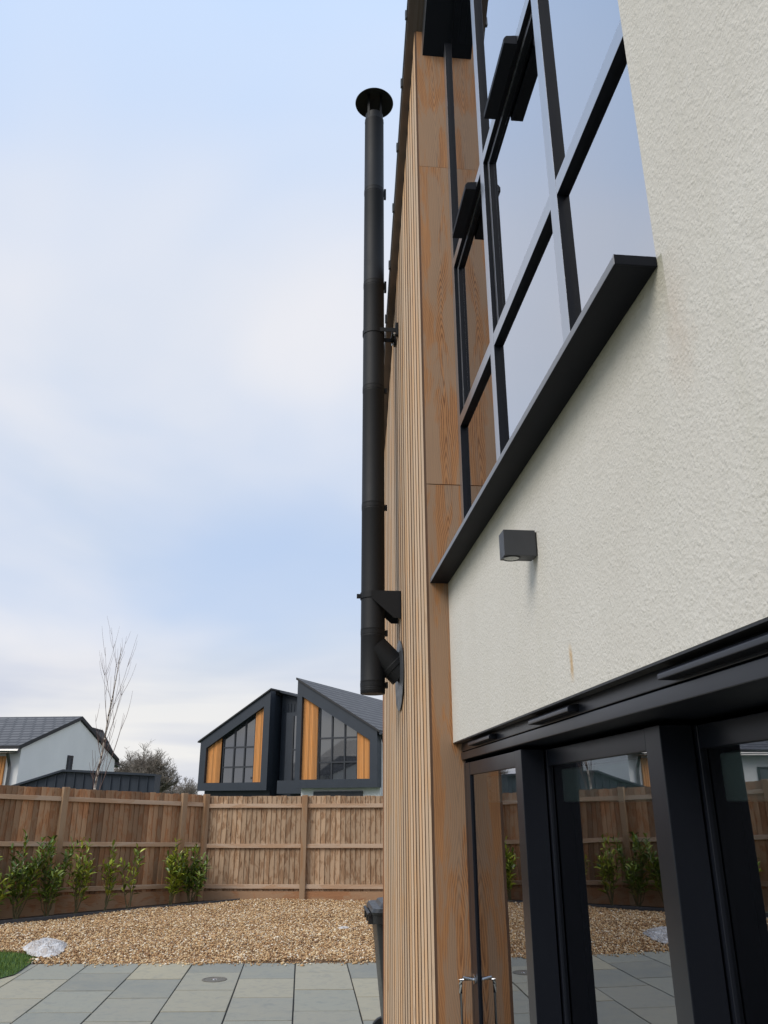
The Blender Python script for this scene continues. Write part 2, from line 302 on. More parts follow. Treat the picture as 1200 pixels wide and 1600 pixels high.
# ------------------------------------------------------------------ mesh helpers
class MB:
    def __init__(s): s.v = []; s.f = []; s.uv = []
    def face(s, idx, uv=None):
        s.f.append(idx); s.uv.extend(uv if uv else [(0, 0)]*len(idx))
    def obox(s, o, ex, ey, a0, a1, b0, b1, c0, c1, grain='z', ez=None, top=None):
        """box in the frame o, ex, ey, z. top: optional function(a, b) giving the top height"""
        o = Vector(o); ex = Vector(ex); ey = Vector(ey); ez = Vector(ez) if ez else Vector((0, 0, 1))
        k = len(s.v); L = []
        for c in (c0, c1):
            for (a, b) in ((a0, b0), (a1, b0), (a1, b1), (a0, b1)):
                cc = c if (c == c0 or top is None) else top(a, b)
                s.v.append(tuple(o+ex*a+ey*b+ez*cc)); L.append((a, b, cc))
        ac, bc, c_ = (a0+a1)/2, (b0+b1)/2, (c0+c1)/2
        ro = rng.random()*9
        def uv(i):
            a, b, c = L[i]
            if grain == 'z': return (a-ac+b-bc, c+ro)
            if grain == 'a': return (c-c_+b-bc, a+ro)
            return (a-ac+c-c_, b+ro)
        for q in ((0, 3, 2, 1), (4, 5, 6, 7), (0, 1, 5, 4), (1, 2, 6, 5), (2, 3, 7, 6), (3, 0, 4, 7)):
            s.face(tuple(k+i for i in q), [uv(i) for i in q])
    def box(s, x0, x1, y0, y1, z0, z1, grain='z', top=None):
        s.obox((0, 0, 0), (1, 0, 0), (0, 1, 0), x0, x1, y0, y1, z0, z1, grain, top=top)
    def prism(s, pts, fn, t0, t1, uvs=1.):
        """pts: 2D outline; fn(p, t) -> 3D"""
        k = len(s.v); n = len(pts)
        for t in (t0, t1):
            for p in pts: s.v.append(tuple(fn(p, t)))
        s.face(tuple(range(k, k+n)), [(p[0]*uvs, p[1]*uvs) for p in pts])
        s.face(tuple(range(k+2*n-1, k+n-1, -1)), [(p[0]*uvs, p[1]*uvs) for p in reversed(pts)])
        for i in range(n):
            j = (i+1) % n
            s.face((k+j, k+i, k+n+i, k+n+j), [(0, 0), (0, 1), (1, 1), (1, 0)])
    def tube(s, pts, rad, seg=8, caps=True):
        pts = [Vector(p) for p in pts]
        if not hasattr(rad, '__len__'): rad = [rad]*len(pts)
        k = len(s.v); up = None
        for i, p in enumerate(pts):
            t = (pts[min(i+1, len(pts)-1)]-pts[max(i-1, 0)]).normalized()
            if up is None:
                up = Vector((1, 0, 0)) if abs(t.x) < .8 else Vector((0, 1, 0))
            a = t.cross(up).normalized(); b = t.cross(a).normalized(); up = b.cross(t)*1.0
            up = a.cross(t) if up.length < 1e-6 else up
            for q in range(seg):
                th = 2*math.pi*q/seg
                s.v.append(tuple(p+(a*math.cos(th)+b*math.sin(th))*rad[i]))
            up = -b if False else up
        for i in range(len(pts)-1):
            for q in range(seg):
                q2 = (q+1) % seg
                s.face((k+i*seg+q, k+i*seg+q2, k+(i+1)*seg+q2, k+(i+1)*seg+q))
        if caps:
            s.face(tuple(k+q for q in range(seg-1, -1, -1))); e = k+(len(pts)-1)*seg
            s.face(tuple(e+q for q in range(seg)))
    def lathe(s, c, prof, seg=40, axis=(0, 0, 1), cap0=False, cap1=False):
        """prof: list of (r, h) along axis"""
        ax = Vector(axis).normalized(); a = ax.orthogonal().normalized(); b = ax.cross(a); c = Vector(c); k = len(s.v)
        for r_, h_ in prof:
            for q in range(seg):
                th = 2*math.pi*q/seg
                s.v.append(tuple(c+ax*h_+(a*math.cos(th)+b*math.sin(th))*r_))
        for i in range(len(prof)-1):
            for q in range(seg):
                q2 = (q+1) % seg
                s.face((k+i*seg+q, k+i*seg+q2, k+(i+1)*seg+q2, k+(i+1)*seg+q))
        if cap0: s.face(tuple(k+q for q in range(seg-1, -1, -1)))
        if cap1:
            e = k+(len(prof)-1)*seg; s.face(tuple(e+q for q in range(seg)))

ROOT = {}
def obj(name, mb, mat, parent=None, smooth=False, bevel=0., org=None, seg=2):
    me = bpy.data.meshes.new(name)
    if org is None:
        org = Vector((0, 0, 0))
        if parent is not None: org = ROOT.get(parent.name, Vector((0, 0, 0)))
    org = Vector(org)
    V = np.array(mb.v, dtype=np.float64)-np.array(org)
    me.from_pydata([tuple(v) for v in V], [], mb.f)
    uvl = me.uv_layers.new(name='UVMap')
    uvl.data.foreach_set('uv', np.array(mb.uv, dtype=np.float32).ravel())
    if name not in ('pane', 'foliage', 'terrain', 'soil_bed', 'lawn_soil', 'gravel_bed', 'mortar_bed'):
        bm = bmesh.new(); bm.from_mesh(me); bmesh.ops.recalc_face_normals(bm, faces=bm.faces); bm.to_mesh(me); bm.free()
    if smooth: me.polygons.foreach_set('use_smooth', [True]*len(me.polygons))
    me.materials.append(mat); me.update()
    o = bpy.data.objects.new(name, me); S.collection.objects.link(o)
    if parent is None: o.location = org
    else: o.parent = parent
    ROOT[o.name] = org
    if smooth and bevel == 0:
        md = o.modifiers.new('edges', 'EDGE_SPLIT'); md.split_angle = R(40)
    if bevel:
        md = o.modifiers.new('bevel', 'BEVEL'); md.width = bevel; md.segments = seg; md.limit_method = 'ANGLE'; md.angle_limit = R(35)
        me.polygons.foreach_set('use_smooth', [True]*len(me.polygons))
        wn = o.modifiers.new('wn', 'WEIGHTED_NORMAL')
        wn.keep_sharp = True
    return o
def shade_sides(o, thr=-.7):  # faces turned away from the front get the black that paints shade
    o.data.materials.append(M_shade)
    for p in o.data.polygons:
        if p.normal.x > thr: p.material_index = 1
    return o
def tag(o, label=None, cat=None, group=None, kind=None):
    if label: o['label'] = label
    if cat: o['category'] = cat
    if group: o['group'] = group
    if kind: o['kind'] = kind
    return o
def thing(name, loc, label, cat, group=None):
    o = bpy.data.objects.new(name, None); o.empty_display_size = .2
    S.collection.objects.link(o); o.location = loc; ROOT[o.name] = Vector(loc)
    return tag(o, label, cat, group)
def fastmesh(name, V, F, mat, parent=None, org=(0, 0, 0), smooth=False):
    """V (n,3) numpy world coordinates, F (m,k) numpy"""
    if parent is not None: org = ROOT[parent.name]
    me = bpy.data.meshes.new(name); k = F.shape[1]
    me.vertices.add(len(V)); me.vertices.foreach_set('co', (V-np.array(org)).astype(np.float32).ravel())
    me.loops.add(F.size); me.loops.foreach_set('vertex_index', F.astype(np.int32).ravel())
    me.polygons.add(len(F)); me.polygons.foreach_set('loop_start', np.arange(0, F.size, k, dtype=np.int32))
    me.polygons.foreach_set('loop_total', np.full(len(F), k, dtype=np.int32))
    me.update(calc_edges=True); me.validate(); me.materials.append(mat)
    if smooth: me.polygons.foreach_set('use_smooth', [True]*len(me.polygons))
    o = bpy.data.objects.new(name, me); S.collection.objects.link(o)
    if parent is None: o.location = org
    else: o.parent = parent
    ROOT[o.name] = Vector(org)
    return o

# ------------------------------------------------------------------ ground
def sheet(name, pts, z, mat, kind='structure'):
    mb = MB(); mb.v = [(p[0], p[1], z) for p in pts]; mb.face(tuple(range(len(pts))), list(pts))
    o = obj(name, mb, mat); tag(o, kind=kind); return o
sheet('terrain', [(-900, -900), (900, -900), (900, 900), (-900, 900)], -.06, M_terr)
SK = -.085
def gy(x, y): return y + SK*x
# kerb line of the planting bed
K0 = Vector((-1.16, 17.0)); kd = Vector((-.8, -.6)).normalized()
fd = Vector((-.80, -.62)).normalized()
FC = Vector((-1.95, 17.25))
sheet('mortar_bed', [(-9, 10.76+.77), (2.6, 10.76-.2), (2.6, -3), (-9, -3)], -.012, M_mortar)
# slabs
mb = MB()
pitchx = .612
for c in range(-14, 5):
    x0 = -.64+pitchx*c; x1 = x0+pitchx-.014
    y = 10.76+(0 if c % 2 == 0 else -.0)
    if c % 2: first = .57
    else: first = .90
    yy = 10.76; k = 0
    while yy > -2.5:
        ln = first if k == 0 else .885
        y1 = yy-.024; y0 = yy-ln
        zt = rng.uniform(-.0015, .0015)
        kk = len(mb.v)
        for zc in (-.03, zt):
            for (px, py) in ((x0, y0), (x1, y0), (x1, y1), (x0, y1)):
                mb.v.append((px+rng.uniform(-.002, .002), gy(px, py)+rng.uniform(-.002, .002), zc))
        for q in ((4, 5, 6, 7), (0, 1, 5, 4), (1, 2, 6, 5), (2, 3, 7, 6), (3, 0, 4, 7)):
            mb.face(tuple(kk+i for i in q))
        yy -= ln; k += 1
pat = obj('patio', mb, M_slab, bevel=.003, seg=1); tag(pat, kind='structure')
# gravel bed and stones
def edge_y(x): return 10.76+SK*x
def kerb_y(x):
    return K0.y+(x-K0.x)*.75 if x < K0.x else 17.15-.03*(x-K0.x)
gp = [(2.6, 10.52), (7, 10.2), (7, 16.9), (K0.x, K0.y), (-9, K0.y+(-9-K0.x)*.75), (-9, 11.6)]
mb = MB(); mb.v = [(p[0], p[1]+.0, -.02) for p in gp]; mb.face(tuple(range(len(gp))), gp)
tag(obj('gravel_bed', mb, M_gbase), kind='structure')
nr = np.random.RandomState(3)
def stones(n, size):
    xs = nr.uniform(-8.2, 3.6, n*3); ys = nr.uniform(10.3, 17.1, n*3)
    ky = np.where(xs < K0.x, K0.y+(xs-K0.x)*.75, 17.1-.03*(xs-K0.x))
    ok = (ys > 10.765+SK*xs+nr.uniform(-.03, .04, n*3)) & (ys < ky-.03) 
    lawn = (xs < -3.25) & (ys < 11.62+(-3.25-xs)*.45)
    ok &= ~lawn
    xs, ys = xs[ok][:n], ys[ok][:n]; n = len(xs)
    base = np.array([[1, 0, 0], [0, 1, 0], [-1, 0, 0], [0, -1, 0], [0, 0, 1], [0, 0, -1]], float)
    F0 = np.array([[0, 1, 4], [1, 2, 4], [2, 3, 4], [3, 0, 4], [1, 0, 5], [2, 1, 5], [3, 2, 5], [0, 3, 5]])
    sc = size*nr.lognormal(0, .3, (n, 1))
    dims = np.concatenate([sc*nr.uniform(.8, 1.4, (n, 1)), sc*nr.uniform(.6, 1., (n, 1)), sc*nr.uniform(.45, .8, (n, 1))], 1)
    P = base[None]*dims[:, None, :]+nr.normal(0, 1, (n, 6, 3))*size*.12
    ax = nr.uniform(0, 6.283, n); tl = nr.uniform(-.5, .5, n)
    ca, sa = np.cos(ax), np.sin(ax); ct, st = np.cos(tl), np.sin(tl)
    X, Y, Z = P[..., 0], P[..., 1], P[..., 2]
    Y2 = Y*ct[:, None]-Z*st[:, None]; Z2 = Y*st[:, None]+Z*ct[:, None]
    X3 = X*ca[:, None]-Y2*sa[:, None]; Y3 = X*sa[:, None]+Y2*ca[:, None]
    hz = .012*np.sin(xs*2.1+ys*1.3)+.012*np.sin(ys*3.1-xs)
    rise = np.clip((ys-10.8)/6, 0, 1)*.03
    V = np.stack([X3+xs[:, None], Y3+ys[:, None], Z2+(hz+rise+nr.uniform(-.012, .016, n))[:, None]], -1).reshape(-1, 3)
    F = (F0[None]+np.arange(n)[:, None, None]*6).reshape(-1, 3)
    return V, F
V, F_ = stones(115000, .0132)
V2 = V[:6*260].copy().reshape(260, 6, 3); cc = V2.mean(1, keepdims=True); tx = nr.uniform(-3, 1.5, 260); ty = 10.74+SK*tx-np.abs(nr.normal(0, .09, 260))
V2 = V2-cc+np.stack([tx, ty, np.full(260, .008)], -1)[:, None, :]; V[:6*260] = V2.reshape(-1, 3)
tag(fastmesh('gravel', V, F_, M_stone), 'loose golden gravel raked between the patio and the fences', 'gravel', kind='stuff')
# lawn corner
lp = [(-3.22, 9.6), (-3.17, 10.2), (-3.2, 10.9), (-3.22, 11.35), (-3.6, 11.7), (-4.6, 12.15), (-6, 12.8), (-9, 13.4), (-9, 6.5), (-3.6, 6.5), (-3.6, 8.5)]
lp = [(-3.15, 10.35), (-3.2, 11.3), (-3.45, 11.65), (-4.5, 12.1), (-6, 12.8), (-9, 13.6), (-9, 5.0), (-5.2, 5.0), (-4.3, 8.6), (-3.5, 9.6)]
tag(sheet('lawn_soil', lp, .012, M_lawn), kind='structure')
def inpoly(px, py, poly):
    c = np.zeros(len(px), bool); j = len(poly)-1
    for i in range(len(poly)):
        xi, yi = poly[i]; xj, yj = poly[j]
        c ^= ((yi > py) != (yj > py)) & (px < (xj-xi)*(py-yi)/(yj-yi+1e-12)+xi); j = i
    return c
px = nr.uniform(-7.5, -3, 120000); py = nr.uniform(6.5, 13, 120000)
ok = inpoly(px, py, lp); px, py = px[ok][:55000], py[ok][:55000]; n = len(px)
hh = nr.uniform(.025, .055, n); an = nr.uniform(0, 6.283, n); wd = .0035
lx, ly = nr.normal(0, .012, n), nr.normal(0, .012, n)
V = np.stack([np.stack([px-np.cos(an)*wd, py-np.sin(an)*wd, np.full(n, .01)], -1), np.stack([px+np.cos(an)*wd, py+np.sin(an)*wd, np.full(n, .01)], -1), np.stack([px+lx, py+ly, .01+hh], -1)], 1).reshape(-1, 3)
tag(fastmesh('lawn_grass', V, np.arange(3*n).reshape(-1, 3), M_blade), 'short green lawn curving in at the corner of the patio', 'grass', kind='stuff')
# planting bed
bed = [(K0.x, K0.y+.03), (K0.x-.1, 17.4), (-1.95, 17.35), (FC.x+fd.x*14, FC.y+fd.y*14+.2), (K0.x+kd.x*14, K0.y+kd.y*14+.04)]
tag(sheet('soil_bed', bed, .02, M_mulch), kind='structure')
mb = MB(); kn = Vector((.6, -.8))
mb.obox((K0.x, K0.y, 0), (kd.x, kd.y, 0), (kn.x, kn.y, 0), 0, 13.5, -.03, .0, -.05, .065, 'a')
tag(obj('bed_edging', mb, M_sleeper, org=(K0.x, K0.y, 0), bevel=.004), 'thin grey edging board between the gravel and the planting bed', 'edging')

# drain cover
mb = MB(); mb.lathe((-.902, 9.87, 0), [(.135, .0), (.135, .006), (.115, .009), (.11, .004), (0.001, .005)], 32)
t = thing('drain_cover', (-.902, 9.87, 0), 'round dark drain cover set in a patio slab', 'drain cover')
obj('rim', mb, M_drain, t, smooth=True)
mb = MB(); mb.lathe((-.902, 9.87, 0), [(.03, .004), (.028, .014), (.001, .015)], 16); obj('lifting_knob', mb, M_chrome, t, smooth=True)

# plastic sheet
def crumple(name, cx, cy, rx, ry, h, seed, mat, label, cat, rot=0.):
    rs = np.random.RandomState(seed); n = 44; vs = []; fs = []
    ph = rs.uniform(0, 6.28, 12); fr = rs.uniform(8, 46, (12, 2))*rs.choice([-1, 1], (12, 2)); am = rs.uniform(.3, 1, 12)
    for i in range(n):
        for j in range(n):
            a, b = i/(n-1)*2-1, j/(n-1)*2-1
            q = math.hypot(a, b); s_ = 1 if q < 1e-6 else max(abs(a), abs(b))/q
            a2, b2 = a*s_, b*s_; rad = math.hypot(a2, b2); th = math.atan2(b2, a2)
            k = 1+.09*math.sin(2*th+ph[0])+.06*math.sin(3*th+ph[1])+.03*math.sin(7*th+ph[2])+.02*math.sin(13*th+ph[3])
            X, Y = a2*rx*k, b2*ry*k
            z = sum(am[m]*abs(math.sin(fr[m, 0]*X*.5/rx*.3+fr[m, 1]*Y*.5/ry*.3+ph[m])) for m in range(12))/12
            z = .028+h*(1-rad**2.2)*(.3+z)+h*.12*z+rs.uniform(-1, 1)*h*.07
            X, Y = X*math.cos(rot)-Y*math.sin(rot), X*math.sin(rot)+Y*math.cos(rot)
            vs.append((cx+X, cy+Y, z))
    for i in range(n-1):
        for j in range(n-1): fs.append((i*n+j, (i+1)*n+j, (i+1)*n+j+1, i*n+j+1))
    mb = MB(); mb.v = vs
    for q in fs: mb.face(q)
    o = obj(name, mb, mat, org=(cx, cy, 0))
    md = o.modifiers.new('thick', 'SOLIDIFY'); md.thickness = .004
    return tag(o, label, cat)
crumple('plastic_sheet', -3.29, 11.92, .28, .62, .115, 8, M_sheet, 'crumpled clear plastic sheet lying on gravel at the lawn edge', 'plastic sheet', .35)
crumple('plastic_scrap', .664, 13.27, .085, .09, .03, 9, M_sheet, 'small white scrap of plastic lying on the gravel', 'litter')

# ------------------------------------------------------------------ fences
def fence(name, P0, dr, lift, posts, label, mboard, boardface, ends=True, skip=0, h=1.8, per=.1, grp=None):
    """posts: distances along dr; lift(d) is the ground rise; boardface: +1 boards behind rails (rails face the viewer)"""
    d3 = Vector((dr.x, dr.y, 0)); nb = Vector((-dr.y, dr.x, 0))*boardface
    t = thing(name, (P0.x, P0.y, 0), label, 'fence')
    for i, s0 in enumerate(posts):
        if i < skip: continue
        mb = MB(); zo = lift(s0)
        mb.obox((P0.x, P0.y, 0), d3, nb, s0-.055, s0+.055, -.10, .0, -.05, 1.945+zo, 'z')
        obj('post', mb, M_post, t, bevel=.006)
    for s0, s1 in zip(posts[:-1], posts[1:]):
        z0, z1 = lift(s0), lift(s1)
        dd = (Vector((dr.x, dr.y, (z1-z0)/(s1-s0)))).normalized()
        mb = MB(); a = s0; L_ = s1-s0
        while a < s1-.01:
            wdt = per*1.15; zo = z0+(z1-z0)*(a-s0)/L_
            tl = rng.uniform(-.006, .006)
            q = rng.uniform(-.004, .006)
            # feather edge board: thick side overlaps the thin side of the next
            k = len(mb.v); b_in, b_out = .012, .002+q*.4
            a1 = min(a+wdt, s1)
            ztop = 1.93+zo+rng.uniform(-.008, .006)
            o = Vector((P0.x, P0.y, 0))
            L2 = []
            for c in (.17+zo, ztop):
                for (aa, bb) in ((a, .006), (a1, -.012), (a1, .006), (a, .026)):
                    mb.v.append(tuple(o+d3*(aa+tl*(c-1))+nb*bb+Vector((0, 0, c)))); L2.append((aa-(a+a1)/2, c))
            ro = rng.random()*9
            for qd in ((0, 3, 2, 1), (4, 5, 6, 7), (0, 1, 5, 4), (1, 2, 6, 5), (2, 3, 7, 6), (3, 0, 4, 7)):
                mb.face(tuple(k+i for i in qd), [(L2[i][0], L2[i][1]+ro) for i in qd])
            a += per
        obj('board_panel', mb, mboard, t)
        for rz in (1.745, 1.0, .27):
            mb = MB()
            zc = z0+rz
            mb.obox((P0.x+dr.x*s0, P0.y+dr.y*s0, zc), dd, nb, .055, L_-.055, -.052, -.012, -.038, .038, 'a')
            obj('rail', mb, M_rail, t, bevel=.004)
        mb = MB()
        mb.obox((P0.x+dr.x*s0, P0.y+dr.y*s0, z0), dd, nb, -.02, L_+.02, -.036, -.0125, -.16, .185, 'a')
        obj('gravel_board', mb, M_fence, t)
    return t
liftL = lambda s: .02+.037*s
# left fence runs from the corner towards the camera on the left
fence('fence', FC, fd, liftL, [.05, .55, 2.95, 5.35, 7.75, 10.15, 12.55, 14.95], 'brown close board fence running along the left behind the laurel plants', M_fence, -1)
rd = Vector((2.0, -.30)).normalized()
fence('fence', Vector((-1.84, 17.22)), rd, lambda s: 0., [-.10, 1.90, 4.30, 6.7, 9.1], 'brown close board fence across the far end of the gravel', M_fence_b, 1, skip=1)

# ------------------------------------------------------------------ laurel plants
def leafmesh(stems, seed, size, dens, mat_leaf, parent):
    rs = random.Random(seed); V = []; F = []
    for pts in stems:
        n = len(pts)
        tot = sum((pts[i+1]-pts[i]).length for i in range(n-1))
        k = int(tot*dens*.46)
        for q in range(k):
            tt = (.26+.74*(q+rs.random())/k)
            s_ = tt*(n-1); i = min(int(s_), n-2); p = pts[i].lerp(pts[i+1], s_-i); ax = (pts[i+1]-pts[i]).normalized()
            th = q*2.4+rs.uniform(-.5, .5)
            side = Vector((math.cos(th), math.sin(th), 0)); side = (side-ax*side.dot(ax)).normalized()
            el = rs.uniform(.15, 1.05)+tt*.3
            d = (side*math.cos(el)+ax*math.sin(el)).normalized(); d += Vector((0, 0, rs.uniform(-.15, .1))); d.normalize()
            wv = d.cross(ax).normalized(); nrm = wv.cross(d).normalized()
            ln = size*rs.uniform(.7, 1.25)*(1.05-.35*tt); wd = ln*.165
            k0 = len(V)
            for (a, b, c) in ((0, 0, 0), (.35, 1, .06), (.35, 0, -.02), (.35, -1, .06), (.72, .85, .02), (.72, 0, -.05), (.72, -.85, .02), (1, 0, -.16)):
                V.append(p+d*(a*ln)+wv*(b*wd)+nrm*(c*ln))
            F += [(k0, k0+2, k0+1, k0+1), (k0, k0+3, k0+2, k0+2), (k0+1, k0+2, k0+5, k0+4), (k0+2, k0+3, k0+6, k0+5), (k0+4, k0+5, k0+7, k0+7), (k0+5, k0+6, k0+7, k0+7)]
    mb = MB(); mb.v = [tuple(v) for v in V]
    for q in F:
        q = tuple(dict.fromkeys(q)); mb.face(q)
    return obj('foliage', mb, mat_leaf, parent, smooth=False)
def laurel(x, y, h, ns, spread, seed, label, dens=62, size=.165, mat=None):
    rs = random.Random(seed)
    t = thing('laurel_shrub', (x, y, .02), label, 'shrub', 'laurel shrubs planted along the fence')
    stems = []; mb = MB()
    for i in range(ns):
        a = rs.uniform(0, 6.28); hh = h*(1 if i == 0 else rs.uniform(.55, .95)); sp = spread*(rs.uniform(.5, 1.25) if i else .2)
        pts = [Vector((x+rs.uniform(-.03, .03), y+rs.uniform(-.03, .03), .0))]
        for k in range(1, 7):
            q = k/6
            pts.append(Vector((x+math.cos(a)*sp*q**.8+rs.uniform(-.012, .012), y+math.sin(a)*sp*.6*q**.8+rs.uniform(-.012, .012), hh*q)))
        mb.tube(pts, [.011*(1-.75*k/6) for k in range(7)], 6)
        stems.append(pts)
        for b in range(rs.randint(1, 3)):
            k = rs.randint(2, 4); a2 = rs.uniform(0, 6.28); p0 = pts[k]; l2 = rs.uniform(.18, .34)*h
            pb = [p0+Vector((math.cos(a2)*l2*.45*q, math.sin(a2)*l2*.4*q, l2*q)) for q in (0, .35, .7, 1.)]
            mb.tube(pb, [.006, .005, .004, .003], 5); stems.append(pb)
    obj('stem', mb, M_stem, t)
    leafmesh(stems, seed+50, size, dens, mat or M_leaf, t)
    return t
def onbed(xx, off):   # a point in the bed, 'off' metres in front of the fence
    s_ = (xx-FC.x)/fd.x; p = FC+fd*s_; nrm = Vector((-fd.y, fd.x)); return p.x-nrm.x*off*-1*0 + .62*off, p.y-.80*off
LAB = [
 (-2.06, 1.02, 9, .34, 'dark laurel shrub in the very corner between the two fences', M_leafd, 62),
 (-2.40, 1.12, 10, .30, 'full bright green laurel shrub against the post nearest the fence corner', M_leaf, 60),
 (-3.05, 1.03, 3, .24, 'thin leggy laurel shrub, first to the left of the full corner one', M_leaf, 34),
 (-3.40, 1.10, 4, .20, 'narrow upright laurel shrub standing alone in the middle of the left fence', M_leaf, 38),
 (-3.82, 1.22, 6, .28, 'tall loose laurel shrub just right of the tall fence post', M_leaf, 44),
 (-4.20, 1.26, 9, .42, 'bushy laurel shrub in front of the tall left fence post', M_leafd, 48),
 (-4.60, 1.30, 8, .36, 'tall dark laurel shrub left of the fence post behind the bed', M_leafd, 50),
 (-4.95, 1.0, 7, .34, 'low pale laurel shrub cut by the left edge of the picture', M_leaf, 50)]
for i, (xx, h, ns, sp, lab, mt, dn) in enumerate(LAB):
    x_, y_ = onbed(xx-.22, .34); laurel(x_, y_, h, ns, sp, 20+i, lab, dens=dn, mat=mt)
for i in range(7):
    x_, y_ = onbed(-5.75-.72*i, .34)
    laurel(x_, y_, rng.uniform(1.1, 1.35), 8, .38, 60+i, 'laurel shrub further along the left fence, seen only mirrored in the doors', dens=50, mat=M_leafd if i % 2 else M_leaf)

# ------------------------------------------------------------------ the house
HX = .75; YC = 4.098; YF = 6.55; XB = .63
def vz(y): return 11.18-y       # verge line
def sz(y): return 10.94-y       # soffit line over the glazing
H = thing('house', (.75, 4.0, 0), 'near house with cream render wall, cedar cladding and dark glazing filling the right', 'house')
yz = lambda p, t: (t, p[0], p[1])
APX = -.6
def topz(y): return vz(y)-.03 if y > APX else vz(APX)-.03-(APX-y)*1.0
# render wall: (y, z) outline with the window opening cut in, door opening below
mb = MB()
YN = 1.385; YD0 = -.12; YE = -4.2
out = [(YD0, 2.085), (YC, 2.085), (YC, 2.935), (YN, 2.935), (YN, topz(YN)), (APX, topz(APX)), (YE, topz(YE)), (YE, 0.), (YD0, 0.)]
mb.prism(out, yz, HX, HX+.05)
obj('render_wall', mb, M_render, H)
# structural wall behind the render
mb = MB()
mb.box(HX+.052, HX+.30, YE, YD0-.01, 0, 8); mb.box(HX+.10, HX+.30, YD0, YC, 2.12, 2.88)
mb.box(HX+.052, HX+.30, YE, YN-.01, 8, 9.6)
obj('inner_wall', mb, M_int, H)
# rooms
mb = MB(); mb.box(HX+.32, 5.6, YE, 6.4, 2.30, 2.36); mb.box(HX+.55, 5.6, YE, 6.4, 4.6, 4.66) if False else None
mb.box(5.6, 5.7, YE, 6.5, 0, 9.5); mb.box(HX+.06, 5.6, 6.4, 6.5, 0, 6); mb.box(HX+.3, 5.6, YE-.1, YE, 0, 9.5)
mb.box(HX+.052, 1.2, YC+.06, YC+.16, 0, 8.0, top=lambda a, b: 6.9)
obj('room_wall', mb, M_int, H)
mb = MB(); mb.box(HX+.02, 5.6, YE, 6.4, -.04, .012); mb.box(HX+.36, 5.6, YE, 6.4, 2.37, 2.45); obj('room_floor', mb, M_intfl, H)

# corner return board (faces the camera), three lengths with open joints
mb = MB()
for z0, z1 in ((0.03, 3.504), (3.508, 5.8235), (5.8242, 7.3)):
    mb.box(XB+.013, .86, YC, YC+.022, z0, z1, 'z', top=(lambda a, b: sz(YC)+.235) if z1 > 7 else None)
obj('return_board', mb, M_board, H, bevel=.0015)
# battened gable end
mb = MB(); mg = MB(); y = YC+.0; pit_ = .118; k = 0
while y < YF-.03:
    w0 = .086+rng.uniform(-.004, .004); y1 = min(y+w0, YF-.03); dx = rng.uniform(-.0015, .0015)
    xo = XB+dx+(0 if k else .0)
    mb.box(xo, XB+.024, y+.0005, y1, 0.04, 8, 'z', top=lambda a, b: vz(b)-.012)
    y += pit_; k += 1
bc = obj('batten_cladding', mb, M_batten, H); bc.data.materials.append(M_batshade)
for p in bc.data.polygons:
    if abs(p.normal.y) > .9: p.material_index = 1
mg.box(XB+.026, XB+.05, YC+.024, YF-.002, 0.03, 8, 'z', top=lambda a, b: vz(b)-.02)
obj('cladding_backing', mg, M_batshade, H)
mb = MB(); mb.box(XB-.004, XB+.05, YF, YF+.035, .03, vz(YF)-.02, 'z'); obj('corner_trim', mb, M_trim, H, bevel=.002)
# verge and roof
mb = MB()
P = [(APX, vz(APX)), (YF+.12, vz(YF+.12)), (YF+.12, vz(YF+.12)+.035), (APX, vz(APX)+.035)]
mb.prism(P, yz, XB-.055, XB+.06)
P = [(APX, vz(APX)), (YE, vz(APX)+(YE-APX)), (YE, vz(APX)+(YE-APX)+.035), (APX, vz(APX)+.035)]
mb.prism(P[::-1], yz, XB-.055, XB+.06)
o = obj('verge_board', mb, M_fascia, H)
uvl = o.data.uv_layers[0]
mb = MB()
def rf(p, t): return (t, p[0], p[1])
P = [(APX, vz(APX)+.037), (YF+.14, vz(YF+.14)+.037), (YF+.14, vz(YF+.14)+.10), (APX, vz(APX)+.10)]
mb.prism(P, rf, XB-.062, 6.5)
P = [(APX, vz(APX)+.037), (YE-.1, vz(APX)+(YE-.1-APX)+.037), (YE-.1, vz(APX)+(YE-.1-APX)+.10), (APX, vz(APX)+.10)]
mb.prism(P[::-1], rf, XB-.062, 6.5)
ro = obj('roof', mb, M_roof, H)
yy = YC-1.9; clip0 = None
while yy < YF:
    zc = vz(yy)+.05
    if clip0 is None:
        mb = MB(); mb.box(XB-.072, XB-.060, yy-.012, yy+.012, zc-.03, zc+.045); clip0 = obj('verge_clip', mb, M_grey_seal, ro); c0y = yy
    else:
        c = clip0.copy(); S.collection.objects.link(c); c.parent = ro; c.location = (0, yy-c0y, -(yy-c0y))
    yy += .31
# eaves gutter at the far corner
mb = MB(); mb.box(XB-.02, 6.4, YF+.04, YF+.16, vz(YF)-.17, vz(YF)-.06); mb.box(XB-.01, 6.4, YF+.037, YF+.05, vz(YF)-.36, vz(YF)-.172)
obj('gutter', mb, M_dark2, H, bevel=.004)

# slanted dark head over the glazing
XS = .684
mb = MB()
P = [(YN, sz(YN)), (YC, sz(YC)), (YC, sz(YC)+.235), (YN, sz(YN)+.235)]
mb.prism(P, yz, XS, .88)
shade_sides(obj('window_head', mb, M_dark2, H, bevel=.002))

